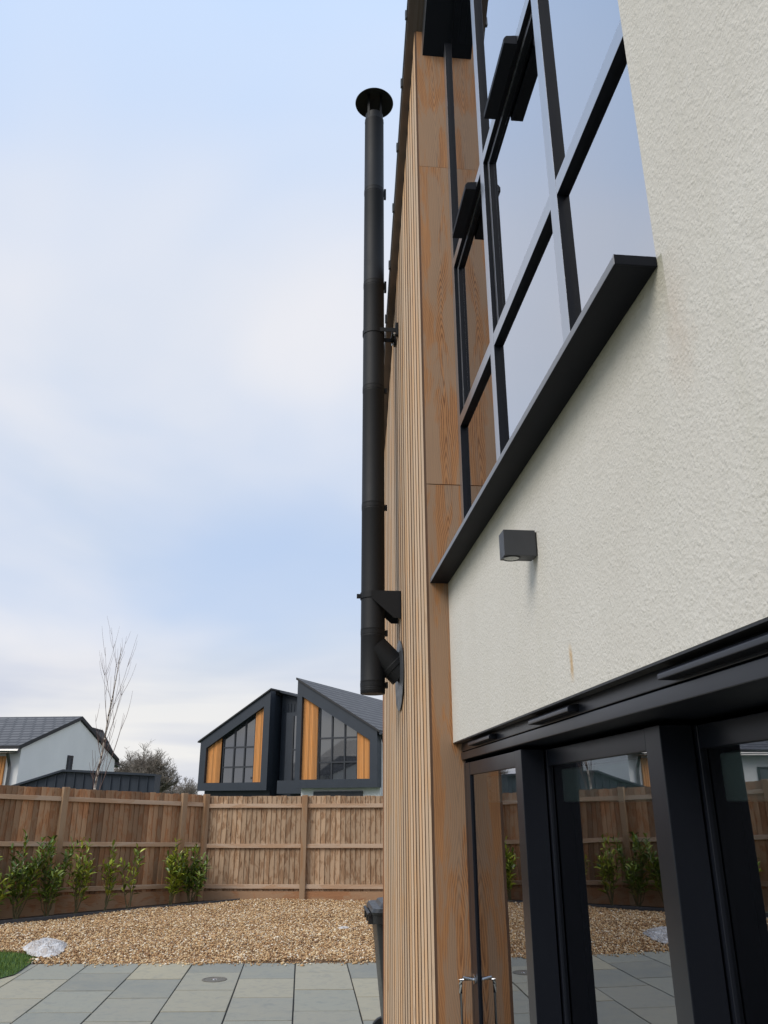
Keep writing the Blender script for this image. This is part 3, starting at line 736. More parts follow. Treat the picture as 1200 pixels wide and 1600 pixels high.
# main glazed window --------------------------------------------------------
WX0, WX1 = .838, .93; GX = .862
win = MB()
MUL = [(YC-.065, YC), (3.17, 3.245), (2.175, 2.25), (YN-.0, YN+.065)]
for a, b in MUL: win.box(WX0, WX1, a, b, 2.955, 9, top=lambda p, q: sz(q)-.001)
def bar(z0, z1, xf=WX0):
    for i in range(3):
        win.box(xf+.0005, WX1-.001, MUL[i+1][1], MUL[i][0], z0, z1, 'b')
bar(2.956, 3.0); bar(3.848, 3.915); bar(4.965, 5.03)
W = shade_sides(obj('window', win, M_frontsheen, H, bevel=.002))
for i in range(3):
    y0, y1 = MUL[i+1][1], MUL[i][0]
    for (z0, z1, sash) in ((3.0, 3.848, 0), (3.915, 4.965, i < 2), (5.03, 9.9, 0)):
        if sz((y0+y1)/2) < z0+.1: continue
        t_ = (lambda a, b: min(sz(b)-.002, z1))
        if sash:
            sm = MB(); e = .032
            for q in ((y0+.004, y0+e, z0+.004, z1-.004), (y1-e, y1-.004, z0+.004, z1-.004)): sm.box(WX0+.022, WX1-.006, *q)
            for q in ((y0+e, y1-e, z0+.004, z0+e), (y0+e, y1-e, z1-e, z1-.004)): sm.box(WX0+.0225, WX1-.007, *q)
            shade_sides(obj('opening_sash', sm, M_frontsheen, W, bevel=.0015))
            a0, a1, b0, b1 = y0+e, y1-e, z0+e, z1-e
        else: a0, a1, b0, b1 = y0, y1, z0, z1
        gm = MB()
        for gx in ((GX+.012, GX+.034) if sash else (GX, GX+.024)):
            k = len(gm.v)
            gm.v += [(gx, a0, b0), (gx, a1, b0), (gx, a1, min(b1, sz(a1))), (gx, a0, min(b1, sz(a0)))]
            gm.face((k, k+3, k+2, k+1))
        gp = obj('pane', gm, M_glass, W); gp.data.materials.append(M_glass_w); gp.data.polygons[1].material_index = 1
def vent(name, y0, y1, z, xw, parent, prj=.055, hgt=.035, mat=M_dark2):
    mb = MB()
    # sloping hood: high at the wall, lower at the lip
    pts = [(xw, z+hgt*.5), (xw-prj, z+hgt*.1), (xw-prj, z-hgt*.25), (xw-prj+.006, z-hgt*.25), (xw-prj+.008, z-.002), (xw, z-hgt*.5)]
    pts = [(xw, z+hgt*.6), (xw-prj*.8, z+hgt*.45), (xw-prj, z+hgt*.1), (xw-prj, z-hgt*.5), (xw, z-hgt*.5)]
    mb.prism(pts, lambda p, t: (p[0], t, p[1]), y0, y1)
    o = shade_sides(obj(name, mb, mat, parent, bevel=.002), -.3)
    return o
vent('trickle_vent', 3.34, 3.74, 4.968, WX0, W, .062, .05, M_shade)
vent('trickle_vent', 2.46, 2.87, 4.968, WX0, W, .062, .05, M_shade)
# sill
mb = MB()
pts = [(.65, 2.922), (.65, 2.944), (.84, 2.957), (.90, 2.957), (.90, 2.938), (.765, 2.930), (.75, 2.930), (.655, 2.922)]
pts = [(.65, 2.921), (.65, 2.945), (.752, 2.9452), (.84, 2.9555), (.925, 2.9555), (.925, 2.936), (.752, 2.936), (.75, 2.921)]
mb.prism(pts, lambda p, t: (p[0], t, p[1]), YN+.004, YC-.001)
mb.box(.6495, .7495, YN-.003, YN+.0035, 2.9195, 2.9465)
shade_sides(obj('window_sill', mb, M_sillsheen, H, bevel=.002), -.5)

# door head ------------------------------------------------------------------
mb = MB()
mb.box(.792, 1.30, YD0, YC-.001, 2.040, 2.118); mb.box(.788, 1.30, YD0, YC-.001, 2.0, 2.0365)
mb.box(.80, 1.3, YC-.045, YC-.001, 0.02, 1.998); mb.box(.80, 1.3, YD0, YD0+.05, 0.02, 1.998)
DF = shade_sides(obj('door_frame', mb, M_door, H, bevel=.003))
mb = MB(); mb.box(.7505, .785, YD0, YC-.001, 2.079, 2.0845); obj('render_bead', mb, M_black, H)
for a, b in ((3.32, 3.77), (2.28, 2.71), (1.18, 1.66), (.15, .6)):
    vent('trickle_vent', a, b, 2.058, .793, DF, .035, .02, M_door)
# sliding panels stepping back one track each
def panel(y0, y1, x0, handle=False):
    mb = MB(); dp = .088; s_ = .095
    mb.box(x0, x0+dp, y1-.10, y1, .03, 1.985); mb.box(x0, x0+dp, y0, y0+s_, .03, 1.985)
    mb.box(x0+.001, x0+dp-.001, y0+s_, y1-.10, 1.925, 1.984, 'b'); mb.box(x0+.001, x0+dp-.001, y0+s_, y1-.10, .031, .12, 'b')
    pn = shade_sides(obj('sliding_door', mb, M_door, H, bevel=.003))
    gm = MB()
    for gx in (x0+.010, x0+.034):
        k = len(gm.v); gm.v += [(gx, y0+s_, .12), (gx, y1-.10, .12), (gx, y1-.10, 1.925), (gx, y0+s_, 1.925)]; gm.face((k, k+3, k+2, k+1))
    gp = obj('pane', gm, M_glass_d, pn); gp.data.materials.append(M_glass_i); gp.data.polygons[1].material_index = 1
    if handle:
        hm = MB(); yh = y1-.045
        hm.tube([(x0, yh, 1.05), (x0-.055, yh, 1.052), (x0-.066, yh, 1.045), (x0-.068, yh, 1.03), (x0-.068, yh, .995)], [.009, .009, .009, .0085, .008], 12)
        hm.tube([(x0-.001, yh, 1.05), (x0-.008, yh, 1.05)], .022, 16)
        obj('handle', hm, M_chrome, pn, smooth=True)
        hm = MB(); hm.tube([(x0-.068, yh, .9955), (x0-.066, yh, .78), (x0-.055, yh, .765), (x0, yh, .765)], .006, 8)
        obj('handle_grip', hm, M_dark2, pn, smooth=True)
    return pn
panel(2.985, YC-.046, .80, True); panel(1.985, 3.075, .895); panel(.94, 2.075, .990); panel(-.07, 1.03, 1.085)
# floor track
mb = MB(); mb.box(.78, 1.30, YD0, YC-.001, .013, .028); obj('door_track', mb, M_dark2, H)
# rolled blinds inside
for (a, b, x0, lab) in ((3.10, 3.93, .850, 'pale rolled blind inside the far sliding door beside the cedar corner'), (2.11, 3.04, .918, 'pale rolled blind inside the middle sliding door'), (1.06, 2.04, 1.012, 'pale rolled blind inside the nearest sliding door at the right edge')):
    t = thing('roller_blind', (x0+.05, (a+b)/2, 1.86), lab, 'blind', 'roller blinds behind the sliding doors')
    mb = MB(); mb.box(x0+.03, x0+.042, a, b, 1.80, 1.915)
    obj('fabric', mb, M_blind, t, bevel=.006)
    mb = MB(); mb.tube([(x0+.068, a-.01, 1.90), (x0+.068, b+.01, 1.90)], .022, 16); obj('roller', mb, M_blind, t, smooth=True)
# table inside the nearest door
t = thing('side_table', (1.75, 2.6, 0), 'pale topped table on black legs inside the nearest door', 'table')
mb = MB(); mb.box(1.5, 2.2, 2.2, 3.2, .98, 1.02); obj('tabletop', mb, M_blind, t, bevel=.005)
for lx, ly in ((1.54, 2.24), (2.16, 2.24), (1.54, 3.16), (2.16, 3.16)):
    mb = MB(); mb.box(lx-.02, lx+.02, ly-.02, ly+.02, .0, .98); obj('leg', mb, M_black, t)

# wall lamp -------------------------------------------------------------------
t = thing('wall_lamp', (.75, 2.46, 2.61), 'small square anthracite downlight lamp fixed to the render below the sill', 'wall lamp')
mb = MB(); mb.box(.636, .744, 2.425, 2.49, 2.566, 2.655); obj('housing', mb, M_light, t, bevel=.0008, seg=1)
mb = MB(); mb.box(.742, .751, 2.43, 2.485, 2.57, 2.65); obj('back_plate', mb, M_black, t)
mb = MB(); mb.lathe((.667, 2.4575, 2.5655), [(.030, 0), (.030, -.003), (.0265, -.003), (.0255, -.001)], 28); obj('bezel', mb, M_black, t, smooth=True)
mb = MB(); mb.lathe((.667, 2.4575, 2.5655), [(.026, -.0012), (.014, -.0032), (.001, -.004)], 28); obj('lens', mb, M_lens, t, smooth=True)

# ------------------------------------------------------------------ flue
FX, FY, FR = .442, 5.36, .084
FL = thing('flue_chimney', (FX, FY, 2.48), 'tall black twin wall flue rising outside the cedar clad gable', 'flue')
JT = [2.545, 2.90, 3.83, 4.80, 5.765, 6.72, 7.54]
zs = [2.485]+JT
for i in range(len(zs)-1):
    z0, z1 = zs[i], zs[i+1]
    mb = MB(); e = .0025
    mb.lathe((FX, FY, 0), [(FR-.02, z0+.001), (FR-.002, z0+.001), (FR, z0+.004), (FR, z0+.02), (FR+.0014, z0+.024), (FR, z0+.028), (FR, z1-.028), (FR+.0014, z1-.024), (FR, z1-.02), (FR, z1-.001), (FR-.02, z1-.001)], 48, cap0=(i == 0))
    obj('pipe_section', mb, M_flue, FL, smooth=True)
for z0 in JT[:-1]:
    mb = MB(); mb.lathe((FX, FY, z0), [(FR+.0003, -.015), (FR+.0018, -.0145), (FR+.0018, .0145), (FR+.0003, .015)], 48)
    mb.box(FX+FR+.002, FX+FR+.019, FY-.012, FY+.012, z0-.05 if z0 > 5.5 else z0-.02, z0+.05 if z0 > 5.5 else z0+.02)
    obj('locking_band', mb, M_flue, FL, smooth=True)
# rain cap
mb = MB(); zc = 7.54
mb.lathe((FX, FY, zc), [(FR-.03, -.02), (FR-.006, -.02), (FR-.006, .055), (FR-.012, .06), (FR-.03, .06)], 40)
C_ = obj('rain_cap', mb, M_flue, FL, smooth=True)
mb = MB(); mb.lathe((FX, FY, zc), [(.001, .30), (.09, .275), (.165, .215), (.172, .205), (.168, .200), (.09, .245), (.001, .265)], 48)
obj('cowl', mb, M_flue, C_, smooth=True)
mb = MB()
for k in range(4):
    a = math.pi/4+k*math.pi/2; ca, sa = math.cos(a), math.sin(a)
    mb.obox((FX, FY, zc), (ca, sa, 0), (-sa, ca, 0), .074, .079, -.012, .012, -.005, .255)
    mb.obox((FX, FY, zc), (ca, sa, 0), (-sa, ca, 0), .0745, .14, -.010, .010, .205, .235) if False else None
obj('strut', mb, M_flue, C_)
# 45 degree branch into the wall
mb = MB(); ax = Vector((1, 0, -1)).normalized()
st = Vector((FX, FY, 2.815)); Lb = (XB-FX)*math.sqrt(2)
mb.lathe(st, [(FR+.007, .02), (FR+.007, Lb+.02)], 44, axis=ax); obj('branch_pipe', mb, M_flue, FL, smooth=True)
mb = MB(); mb.lathe(st, [(FR+.006, Lb-.085), (FR+.011, Lb-.08), (FR+.011, Lb-.05), (FR+.006, Lb-.045)], 44, axis=ax); obj('locking_band', mb, M_flue, FL, smooth=True)
mb = MB(); mb.lathe((XB-.006, FY-.02, 2.61), [(.001, .006), (.235, .006), (.235, .002), (.23, 0), (.001, 0)], 56, axis=(-1, 0, 0)); 
obj('wall_rosette', mb, M_grey_seal, FL, smooth=True)
# wall support bracket
mb = MB(); zb = 3.16
for s_ in (-1, 1):
    yy = FY+s_*.095
    mb.prism([(FX-.02, zb+.02), (XB-.004, zb+.02), (XB-.004, zb-.17), (XB-.05, zb-.17), (FX-.02, zb-.03)], lambda p, t: (p[0], t, p[1]), yy-.0025, yy+.0025)
    mb.box(XB-.008, XB-.001, yy-.035, yy+.0, zb-.17, zb+.02) if s_ > 0 else mb.box(XB-.008, XB-.001, yy, yy+.035, zb-.17, zb+.02)
mb.box(XB-.008, XB-.001, FY-.0595, FY+.0595, zb-.02, zb+.02)
mb.lathe((FX, FY, zb), [(FR+.001, -.022), (FR+.006, -.022), (FR+.006, .022), (FR+.001, .022)], 44)
mb.box(FX-FR-.03, FX-FR-.004, FY-.012, FY+.012, zb-.014, zb+.014)
obj('support_bracket', mb, M_flue, FL, smooth=True)
mb = MB(); zb = 5.31
mb.lathe((FX, FY, zb), [(FR+.001, -.02), (FR+.005, -.02), (FR+.005, .02), (FR+.001, .02)], 44)
for s_ in (-1, 1):
    mb.box(FX+.03, XB-.006, FY+s_*.075-.003, FY+s_*.075+.003, zb-.018, zb+.018)
    mb.box(XB-.02, XB-.001, FY+s_*.075-.018, FY+s_*.075+.018, zb-.05, zb+.06)
mb.box(XB-.045, XB-.021, FY-.07, FY+.07, zb-.012, zb+.012)
obj('wall_clamp', mb, M_flue, FL)
for yy, z_ in ((FY-.075, 5.275), (FY+.075, 5.275)):
    mb = MB(); mb.tube([(XB-.03, yy-.012, z_), (XB-.03, yy+.012, z_)], .008, 8); obj('bolt', mb, M_chrome, FL)

# ------------------------------------------------------------------ wheelie bin
BX, BY = .89, 7.0
t = thing('wheelie_bin', (BX, BY, 0), 'dark grey wheelie bin half hidden behind the cedar clad corner', 'bin')
mb = MB()
def ringbox(z, hx, hy, r_=.05, cx=0., n=5):
    pts = []
    for (sx, sy, a0) in ((1, 1, 0), (-1, 1, 90), (-1, -1, 180), (1, -1, 270)):
        for k in range(n):
            a = R(a0+90*k/(n-1)); pts.append((BX+cx+sx*(hx-r_)+r_*math.cos(a), BY+sy*(hy-r_)+r_*math.sin(a), z))
    return pts
def loft(mb, rings, cap=True):
    k = len(mb.v); n = len(rings[0])
    for r_ in rings: mb.v += r_
    for i in range(len(rings)-1):
        for q in range(n): mb.face((k+i*n+q, k+i*n+(q+1) % n, k+(i+1)*n+(q+1) % n, k+(i+1)*n+q))
    if cap: mb.face(tuple(k+q for q in range(n-1, -1, -1))); mb.face(tuple(k+(len(rings)-1)*n+q for q in range(n)))
M_bin = simple('bin_plastic', (.018, .019, .020), .38, .15, 14.)
loft(mb, [ringbox(.10, .215, .20, .05), ringbox(.3, .235, .225, .05), ringbox(.80, .285, .262, .045), ringbox(.92, .30, .275, .04), ringbox(.925, .325, .295, .04), ringbox(.985, .33, .30, .04)])
obj('body', mb, M_bin, t, smooth=True)
mb = MB()
loft(mb, [ringbox(.987, .335, .31, .05), ringbox(1.005, .34, .315, .05), ringbox(1.03, .328, .30, .06), ringbox(1.032, .27, .245, .05), ringbox(1.058, .255, .225, .05), ringbox(1.066, .22, .19, .05)])
lid = obj('lid', mb, M_bin, t, smooth=True)
mb = MB(); mb.tube([(BX-.352, BY-.24, .985), (BX-.352, BY+.24, .985)], .014, 10)
for yy in (-.2, 0, .2): mb.box(BX-.36, BX-.31, BY+yy-.02, BY+yy+.02, .915, .985)
obj('handle', mb, M_black, t)
mb = MB()
for yy in (-.24, .24): mb.lathe((BX-.20, BY+yy, .10), [(.001, -.022), (.095, -.022), (.1, -.012), (.1, .012), (.095, .022), (.001, .022)], 24, axis=(0, 1, 0))
obj('wheel', mb, M_black, t, smooth=True)

# ------------------------------------------------------------------ neighbouring dark house
ang = R(30); DD = Vector((math.sin(ang), math.cos(ang), 0)); EE = Vector((math.cos(ang), -math.sin(ang), 0)); HP = Vector((-.44, 38., 0))
NH = thing('neighbour_house', tuple(HP), 'far dark framed house with twin slanted gables, larch strips and tall windows', 'house')
def hp(off): return lambda p, t: tuple(HP+EE*p[0]+DD*t+Vector((0, 0, p[1])))
def ppr(name, pts, t0, t1, mat, parent=NH, uvs=1., bevel=0.):
    mb = MB(); mb.prism(pts, hp(0), t0, t1, uvs); return obj(name, mb, mat, parent, bevel=bevel)
def frame_poly(name, outer, inner, t0, t1, mat, parent=NH):
    """ring between two outlines with equal vertex counts"""
    mb = MB(); n = len(outer); fn = hp(0)
    for t_ in (t0, t1):
        for p in outer: mb.v.append(fn(p, t_))
        for p in inner: mb.v.append(fn(p, t_))
    for i in range(n):
        j = (i+1) % n
        mb.face((i, j, n+j, n+i)); mb.face((2*n+j, 2*n+i, 3*n+i, 3*n+j))
        mb.face((j, i, 2*n+i, 2*n+j)); mb.face((n+i, n+j, 3*n+j, 3*n+i))
    return obj(name, mb, mat, parent)
def slats(name, a0, a1, z0, ztop, t_, mat, parent, pitch=.075):
    mb = MB(); a = a0
    while a < a1-.01:
        mb.obox(tuple(HP), EE, DD, a, min(a+pitch-.012, a1), t_, t_+.03, z0, 9, 'z', top=lambda p, q: ztop(p)); a += pitch
    return obj(name, mb, mat, parent)
def far_window(a0, a1, z0, ztop, t_, muls, trans, parent=NH):
    mb = MB(); bars = [a0]+muls+[a1]
    for m_ in bars: mb.obox(tuple(HP), EE, DD, m_-.035, m_+.035, t_-.05, t_+.05, z0, 9, top=lambda p, q: ztop(p))
    for tz in trans:
        for b0, b1 in zip(bars[:-1], bars[1:]):
            if ztop(b0) > tz-.02 or ztop(b1) > tz-.02:
                mb.obox(tuple(HP), EE, DD, b0+.035, b1-.035, t_-.045, t_+.045, tz-.035, tz+.035)
    wo_ = obj('window', mb, M_wwin, parent)
    pm = MB()
    for b0, b1 in zip(bars[:-1], bars[1:]):
        k = len(pm.v); fn = hp(0); x0_, x1_ = b0+.035, b1-.035
        pm.v += [fn((x0_, z0), t_), fn((x1_, z0), t_), fn((x1_, ztop(x1_)), t_), fn((x0_, ztop(x0_)), t_)]
        pm.face((k, k+1, k+2, k+3))
    obj('pane', pm, M_farglass, wo_)
    return wo_
GND = -1.
# right volume: outline
rt = lambda a: 7.26-(7.26-4.80)/4.16*a
it = lambda a: rt(a)-.60
outer = [(0, 2.42), (4.16, 2.42), (4.16, 4.80), (0, 7.26)]
inner = [(.26, 2.78), (3.80, 2.78), (3.80, it(3.80)), (.26, it(.26))]
frame_poly('gable_frame', outer, inner, 0, .45, M_hdark)
far_window(1.10, 3.06, 2.79, lambda a: it(a)+.01, .30, [1.76, 2.42], [3.52, 4.58])
slats('timber_strip', .27, 1.05, 2.79, lambda a: it(a)+.01, .16, M_orange, NH)
slats('timber_strip', 3.11, 3.79, 2.79, lambda a: it(a)+.01, .16, M_orange, NH)
ppr('wall', [(.1, GND), (4.1, GND), (4.1, 4.75), (.1, 7.1)], .46, 10.4, M_wrend)
mb = MB(); mb.obox(tuple(HP), EE, DD, .80, 3.25, .36, .459, 1.0, 2.28); obj('ground_window', mb, M_wwin, NH)
# left volume stands back a little
lt = lambda a: 4.72+(a+6.0)*(7.02-4.72)/(4.02)
LO = .8
L0, L1 = -6.0, -2.0
ilt = lambda a: lt(a)-.55
outer = [(L0, 2.36), (L1, 2.36), (L1, lt(L1)), (L0, lt(L0))]
inner = [(L0+.36, 2.72), (L1-.36, 2.72), (L1-.36, ilt(L1-.36)), (L0+.36, ilt(L0+.36))]
frame_poly('gable_frame', outer, inner, LO, LO+.45, M_hdark)
far_window(L0+1.22, L1-.95, 2.73, lambda a: ilt(a)+.01, LO+.30, [L0+1.86, L0+2.48], [3.45, 4.38])
slats('timber_strip', L0+.37, L0+1.16, 2.73, lambda a: ilt(a)+.01, LO+.16, M_orange, NH)
slats('timber_strip', L1-.89, L1-.37, 2.73, lambda a: ilt(a)+.01, LO+.16, M_orange, NH)
ppr('wall', [(L0+.1, GND), (L1-.1, GND), (L1-.1, lt(L1-.1)-.1), (L0+.1, lt(L0+.1)-.1)], LO+.46, 10.4, M_hdark)
# roofs
def roof_slab(name, a0, za0, a1, za1, t0, t1, th=.10, over=.0):
    mb = MB(); fn = hp(0); ln = math.hypot(a1-a0, za1-za0); k = 0
    for dz in (0, th):
        mb.v += [fn((a0, za0+dz), t0), fn((a1, za1+dz), t0), fn((a1, za1+dz), t1), fn((a0, za0+dz), t1)]
    uvq = [(0, 0), (0, ln), (t1-t0, ln), (t1-t0, 0)]
    mb.face((0, 3, 2, 1), [uvq[i] for i in (0, 3, 2, 1)]); mb.face((4, 5, 6, 7), uvq)
    for i in range(4):
        j = (i+1) % 4; mb.face((i, j, 4+j, 4+i))
    return obj(name, mb, M_roof, NH)
roof_slab('roof', -.06, rt(-.06)+.005, 4.30, rt(4.30)+.005, -.08, 10.6)
roof_slab('roof', L0-.14, lt(L0-.14)+.005, L1+.05, lt(L1+.05)+.005, LO-.08, 10.6, .07)
# middle part
ppr('wall', [(L1+.01, GND), (-.01, GND), (-.01, 6.45), (L1+.01, 6.95)], 1.9, 10.2, M_hdark)
mb = MB()
for k in range(10):
    a = L1+.15+k*.19; mb.obox(tuple(HP), EE, DD, a, a+.03, 1.86, 1.899, 6.02, 6.45)
obj('seam', mb, M_zinc, NH)
ppr('roof', [(L1+.06, 6.99), (-.01, 6.48), (-.01, 6.56), (L1+.06, 7.08)], 1.5, 10.2, M_hdark)
ppr('canopy', [(-1.35, 2.2), (-.01, 2.2), (-.01, 2.78), (-1.35, 2.78)], .7, 1.89, M_hdark)
ppr('wall', [(-1.5, 2.79), (-.01, 2.79), (-.01, 5.98), (-1.5, 5.98)], 1.55, 1.89, M_hdark)
far_window(-1.05, -.22, 2.8, lambda a: 5.80, 1.50, [-.50], [4.2])
# downpipe and gutter
mb = MB(); fn = hp(0)
mb.tube([fn((4.24, 4.72), .2), fn((4.24, 4.5), .35), fn((4.20, 4.3), .62), fn((4.20, -1), .62)], .05, 8); obj('downpipe', mb, M_hdark, NH)
mb = MB(); mb.tube([fn((4.34, 4.68), -.05), fn((4.34, 4.68), 10.5)], .07, 8); obj('gutter', mb, M_hdark, NH)
mb = MB(); mb.obox(tuple(HP+DD*7.2+EE*2.6+Vector((0, 0, rt(2.6)+.13))), (EE*1.0+Vector((0, 0, -.59))).normalized(), DD, -.5, .5, -.35, .35, 0, .06, ez=(0, 0, 1)); obj('roof_window', mb, M_farglass, NH)
mb = MB(); mb.obox((4.4, 38.7, 0), (1, 0, 0), (0, 1, 0), -1.0, 8., 0, 6., -1, 2.12)
obj('side_wall', mb, M_wrend, NH) if False else None

# ------------------------------------------------------------------ white house on the left
def white_house(name, Fc, gdir, glen, ez_, pz, length, label, detail=True, winoff=None):
    gd = Vector((gdir[0], gdir[1], 0)).normalized(); nd = Vector((-gd.y, gd.x, 0))   # away to the left
    o = Vector((Fc[0], Fc[1], 0)); t = thing(name, tuple(o), label, 'house')
    fn = lambda p, q: tuple(o+gd*p[0]+nd*q+Vector((0, 0, p[1])))
    mid = glen*.52
    mb = MB(); mb.prism([(0, -1), (glen, -1), (glen, ez_-.02), (mid, pz-.03), (0, ez_-.02)], fn, 0, length); obj('wall', mb, M_wrend, t)
    for (a0, z0, a1, z1) in ((-.28, ez_-.28*(pz-ez_)/mid, mid, pz), (glen+.25, ez_-.25*(pz-ez_)/(glen-mid), mid, pz)):
        mb = MB(); ln = math.hypot(a1-a0, z1-z0)
        for dz in (0, .12):
            mb.v += [fn((a0, z0+dz), -.07), fn((a1, z1+dz), -.07), fn((a1, z1+dz), length+.1), fn((a0, z0+dz), length+.1)]
        uvq = [(0, 0), (0, ln), (length, ln), (length, 0)]
        mb.face((0, 3, 2, 1)); mb.face((4, 5, 6, 7), uvq)
        for i in range(4): mb.face((i, (i+1) % 4, 4+(i+1) % 4, 4+i))
        obj('roof', mb, M_roof, t)
    # gutter + pipe on the front
    mb = MB(); mb.tube([fn((-.33, ez_-.12), -.1), fn((-.33, ez_-.12), length)], .07, 8); obj('gutter', mb, M_dark2, t)
    mb = MB(); mb.tube([fn((-.30, ez_-.15), .25), fn((-.10, ez_-.45), .25), fn((-.06, ez_-.6), .25), fn((-.06, -1), .25)], .05, 8); obj('downpipe', mb, M_dark2, t)
    mb = MB(); mb.tube([fn((glen+.28, ez_-.15), .12), fn((glen+.06, ez_-.4), .12), fn((glen+.06, -1), .12)], .05, 8); obj('downpipe', mb, M_dark2, t)
    # slit window in the gable
    if winoff:
        a0, a1, z0, z1 = winoff
        mb = MB(); mb.prism([(a0, z0), (a1, z0), (a1, z1), (a0, z1)], fn, -.03, .06); wn = obj('window', mb, M_wwin, t)
        mb = MB(); mb.prism([(a0+.07, z0+.1), (a1-.07, z0+.1), (a1-.07, z1-.1), (a0+.07, z1-.1)], fn, -.034, -.03); obj('pane', mb, M_farglass, wn)
    # timber strip and windows on the long front
    mb = MB(); q = .42
    while q < 1.35:
        mb.obox(tuple(o), nd, gd, q, q+.07, -.06, -.0, -.9, ez_-.25, 'z'); q += .085
    obj('timber_strip', mb, M_orange, t)
    for w0 in (1.6, 4.6):
        mb = MB(); mb.obox(tuple(o), nd, gd, w0, w0+1.5, -.05, -.002, 1.0, ez_-.5); wn = obj('window', mb, M_wwin, t)
        mb = MB()
        for s_ in (0, 1): mb.obox(tuple(o), nd, gd, w0+.08+.72*s_, w0+.70+.72*s_, -.055, -.05, 1.08, ez_-.58)
        obj('pane', mb, M_farglass, wn)
    return t, fn
wh, fn = white_house('white_house', (-8.36, 25.1), (.166, .986), 7.05, 3.36, 4.50, 9., 'white rendered house with dark tiled roof at the left behind the fence', winoff=(3.05, 3.45, 2.45, 3.3))
# rear wing roof seen past the gable
mb = MB()
mb.prism([(7.1, -1), (8.0, -1), (8.0, 3.3), (7.1, 3.3)], fn, .6, 6.); obj('wall', mb, M_wrend, wh)
mb = MB(); mb.prism([(4.4, 4.0), (4.4, 4.42), (6.3, 4.38), (8.3, 3.22), (8.3, 3.12)], fn, .28, 6.2); obj('roof', mb, M_roof, wh)
wh2, fn2 = white_house('white_house', (-17.5, 13.5), (.3, .95), 8., 4.6, 6.6, 9., 'second white house further left, seen only mirrored in the doors')

# garage of dark vertical cladding ---------------------------------------------
G = thing('garden_garage', (-6.5, 24, 0), 'low dark garage with vertical seamed cladding behind the fence', 'garage')
sc = .80
mb = MB(); gpts = [(-8.6, -.5), (-4.22, -.5), (-4.22, 2.52), (-6.75, 2.64), (-8.6, 2.05)]
SC = 22.4/24
def gpt(p): return (p[0]*SC, 1.8+(p[1]-1.8)*SC)
gfn = lambda p, q: (p[0], 22.4+q, p[1])
mb.prism([gpt(p) for p in gpts], gfn, 0, .9); obj('wall', mb, M_zinc, G)
mb = MB(); a = -8.4
def gtop(a):
    p = a/SC
    return 1.8+((2.64+(p+6.75)*(-.12/2.53) if p > -6.75 else 2.05+(p+8.6)*.59/1.85)-1.8)*SC
a = -7.9
while a < -4.0:
    mb.box(a, a+.025, 22.365, 22.399, 0, 3, top=lambda p, q: gtop(p)-.03); a += .235
obj('seam', mb, M_zinc, G)
mb = MB()
for (p, q) in ((gpts[4], gpts[3]), (gpts[3], gpts[2])):
    p, q = gpt(p), gpt(q); mb.prism([p, q, (q[0], q[1]+.055), (p[0], p[1]+.055)], gfn, -.10, 1.0)
obj('roof', mb, M_hdark, G)

# ------------------------------------------------------------------ trees
def birch():
    rs = random.Random(4); bx, by = -4.17, 16.75
    t = thing('birch_tree', (bx, by, 0), 'slim bare young birch tree rising behind the left fence', 'tree')
    tr = MB(); tw = MB()
    H_ = 4.85; pts = []; rad = []
    for k in range(15):
        q = k/14; z_ = H_*q
        lean = .30*q**1.3
        pts.append(Vector((bx+lean+rs.uniform(-.012, .012)*(k > 0), by+rs.uniform(-.01, .01), z_))); rad.append(.034*(1-q)**.8+.0035)
    tr.tube(pts, rad, 8)
    def branch(p0, dirv, ln, r0, depth):
        n = 6; p = p0.copy(); d = dirv.normalized(); P = [p.copy()]; 
        for k in range(n):
            d = (d+Vector((rs.uniform(-.05, .05), rs.uniform(-.05, .05), .17))).normalized(); p = p+d*ln/n; P.append(p.copy())
        (tr if depth == 0 and r0 > .008 else tw).tube(P, [r0*(1-.8*k/n)+.0012 for k in range(n+1)], 5)
        if depth < 1:
            for k in range(4):
                i = rs.randint(1, n-1); a = rs.uniform(0, 6.28)
                branch(P[i], (P[i+1]-P[i]).normalized()*.8+Vector((math.cos(a), math.sin(a), .2))*.42, ln*rs.uniform(.35, .6), r0*.55, depth+1)
    for k in range(14):
        q = .36+.58*k/13+rs.uniform(-.01, .01); i = min(int(q*14), 13); p0 = pts[i].lerp(pts[i+1], q*14-i)
        a = k*2.4+rs.uniform(-.4, .4); ln = (1.55-1.3*(q-.36))*rs.uniform(.55, 1.2)
        branch(p0, Vector((math.cos(a)*.36, math.sin(a)*.36, .85)), ln, .0085*(1.2-q), 0)
    obj('trunk', tr, M_birch, t, smooth=True); obj('crown', tw, M_twig, t)
birch()
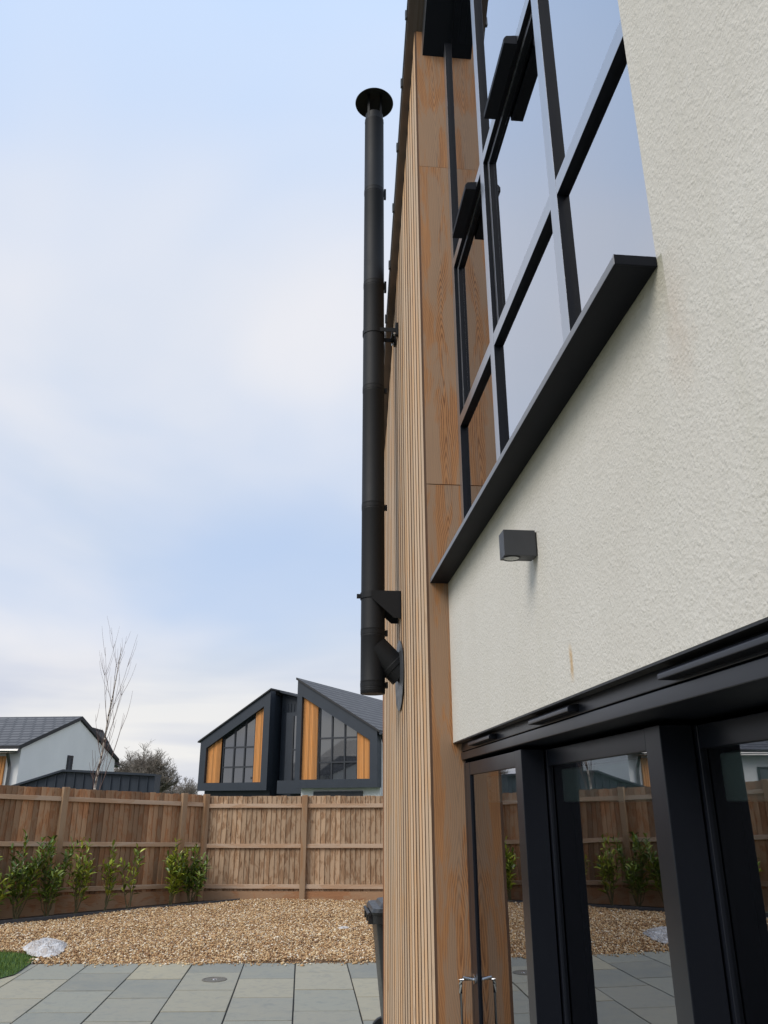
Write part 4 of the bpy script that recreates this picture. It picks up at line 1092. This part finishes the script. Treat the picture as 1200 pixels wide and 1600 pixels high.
def bare_tree(bx, by, h, wid, seed, label, n0=9, z0=0., dens=3, thick=.05, low=.22):
    rs = random.Random(seed); t = thing('bare_tree', (bx, by, z0), label, 'tree')
    tr = MB(); tw = MB()
    tr.tube([(bx, by, z0-.5), (bx, by, z0+h*low*.6), (bx+.05*wid*rs.uniform(-1, 1), by, z0+h*low*1.3)], [wid*.05, wid*.042, wid*.03], 8)
    cz = z0+h*.55; rx, rz_ = wid/2, h*.46
    def inside(p): return ((p.x-bx)/rx)**2+((p.y-by)/rx)**2+((p.z-cz)/rz_)**2 < 1.08
    def br(p, d, ln, r0, dep):
        P = [p.copy()]; n = 4; q = p.copy(); dd = d.normalized()
        for k in range(n):
            dd = (dd+Vector((rs.uniform(-.25, .25), rs.uniform(-.25, .25), rs.uniform(-.12, .2)))).normalized(); q = q+dd*ln/n; P.append(q.copy())
            if not inside(q) and dep > 0: break
        (tr if dep < 2 else tw).tube(P, [max(thick*.28, r0*(1-.6*k/n)) for k in range(len(P))], 5 if dep < 2 else 3, caps=False)
        if dep < 5:
            for k in range(dens if dep else 4):
                i = rs.randint(1, len(P)-1); a = rs.uniform(0, 6.28)
                br(P[i], dd*.7+Vector((math.cos(a), math.sin(a), rs.uniform(-.2, .6)))*.75, ln*rs.uniform(.55, .8), r0*.6, dep+1)
    for k in range(n0):
        a = k*6.283/n0+rs.uniform(-.3, .3); e = rs.uniform(.15, 1.3)
        br(Vector((bx, by, z0+h*rs.uniform(low, low*1.6))), Vector((math.cos(a)*math.cos(e), math.sin(a)*math.cos(e), math.sin(e)+.1)), wid*.30, wid*.022, 0)
    obj('trunk', tr, M_bark, t); obj('crown', tw, M_bark, t)
def at(px_, Y): # helper used once for bearings: x for a given bearing tangent at depth Y
    return px_*Y
bare_tree(-17.6, 92., 9.6, 7.6, 11, 'wide bare oak tree with rounded crown beyond the white house', z0=-.5, thick=.04, n0=16, dens=4)
bare_tree(-14.6, 96., 5.2, 4.6, 12, 'low bare bush in the gap right of the rounded oak', z0=-.5, thick=.05, n0=7, low=.1)
bare_tree(-16.4, 118., 7.4, 6.6, 13, 'small distant bare tree left of the dark gabled house', z0=-.5, thick=.06, n0=9, low=.12)
bare_tree(-18.2, 112., 5.4, 6.5, 14, 'low pale bare thicket far off between oak and garage', z0=-.5, thick=.06, n0=8, low=.08)
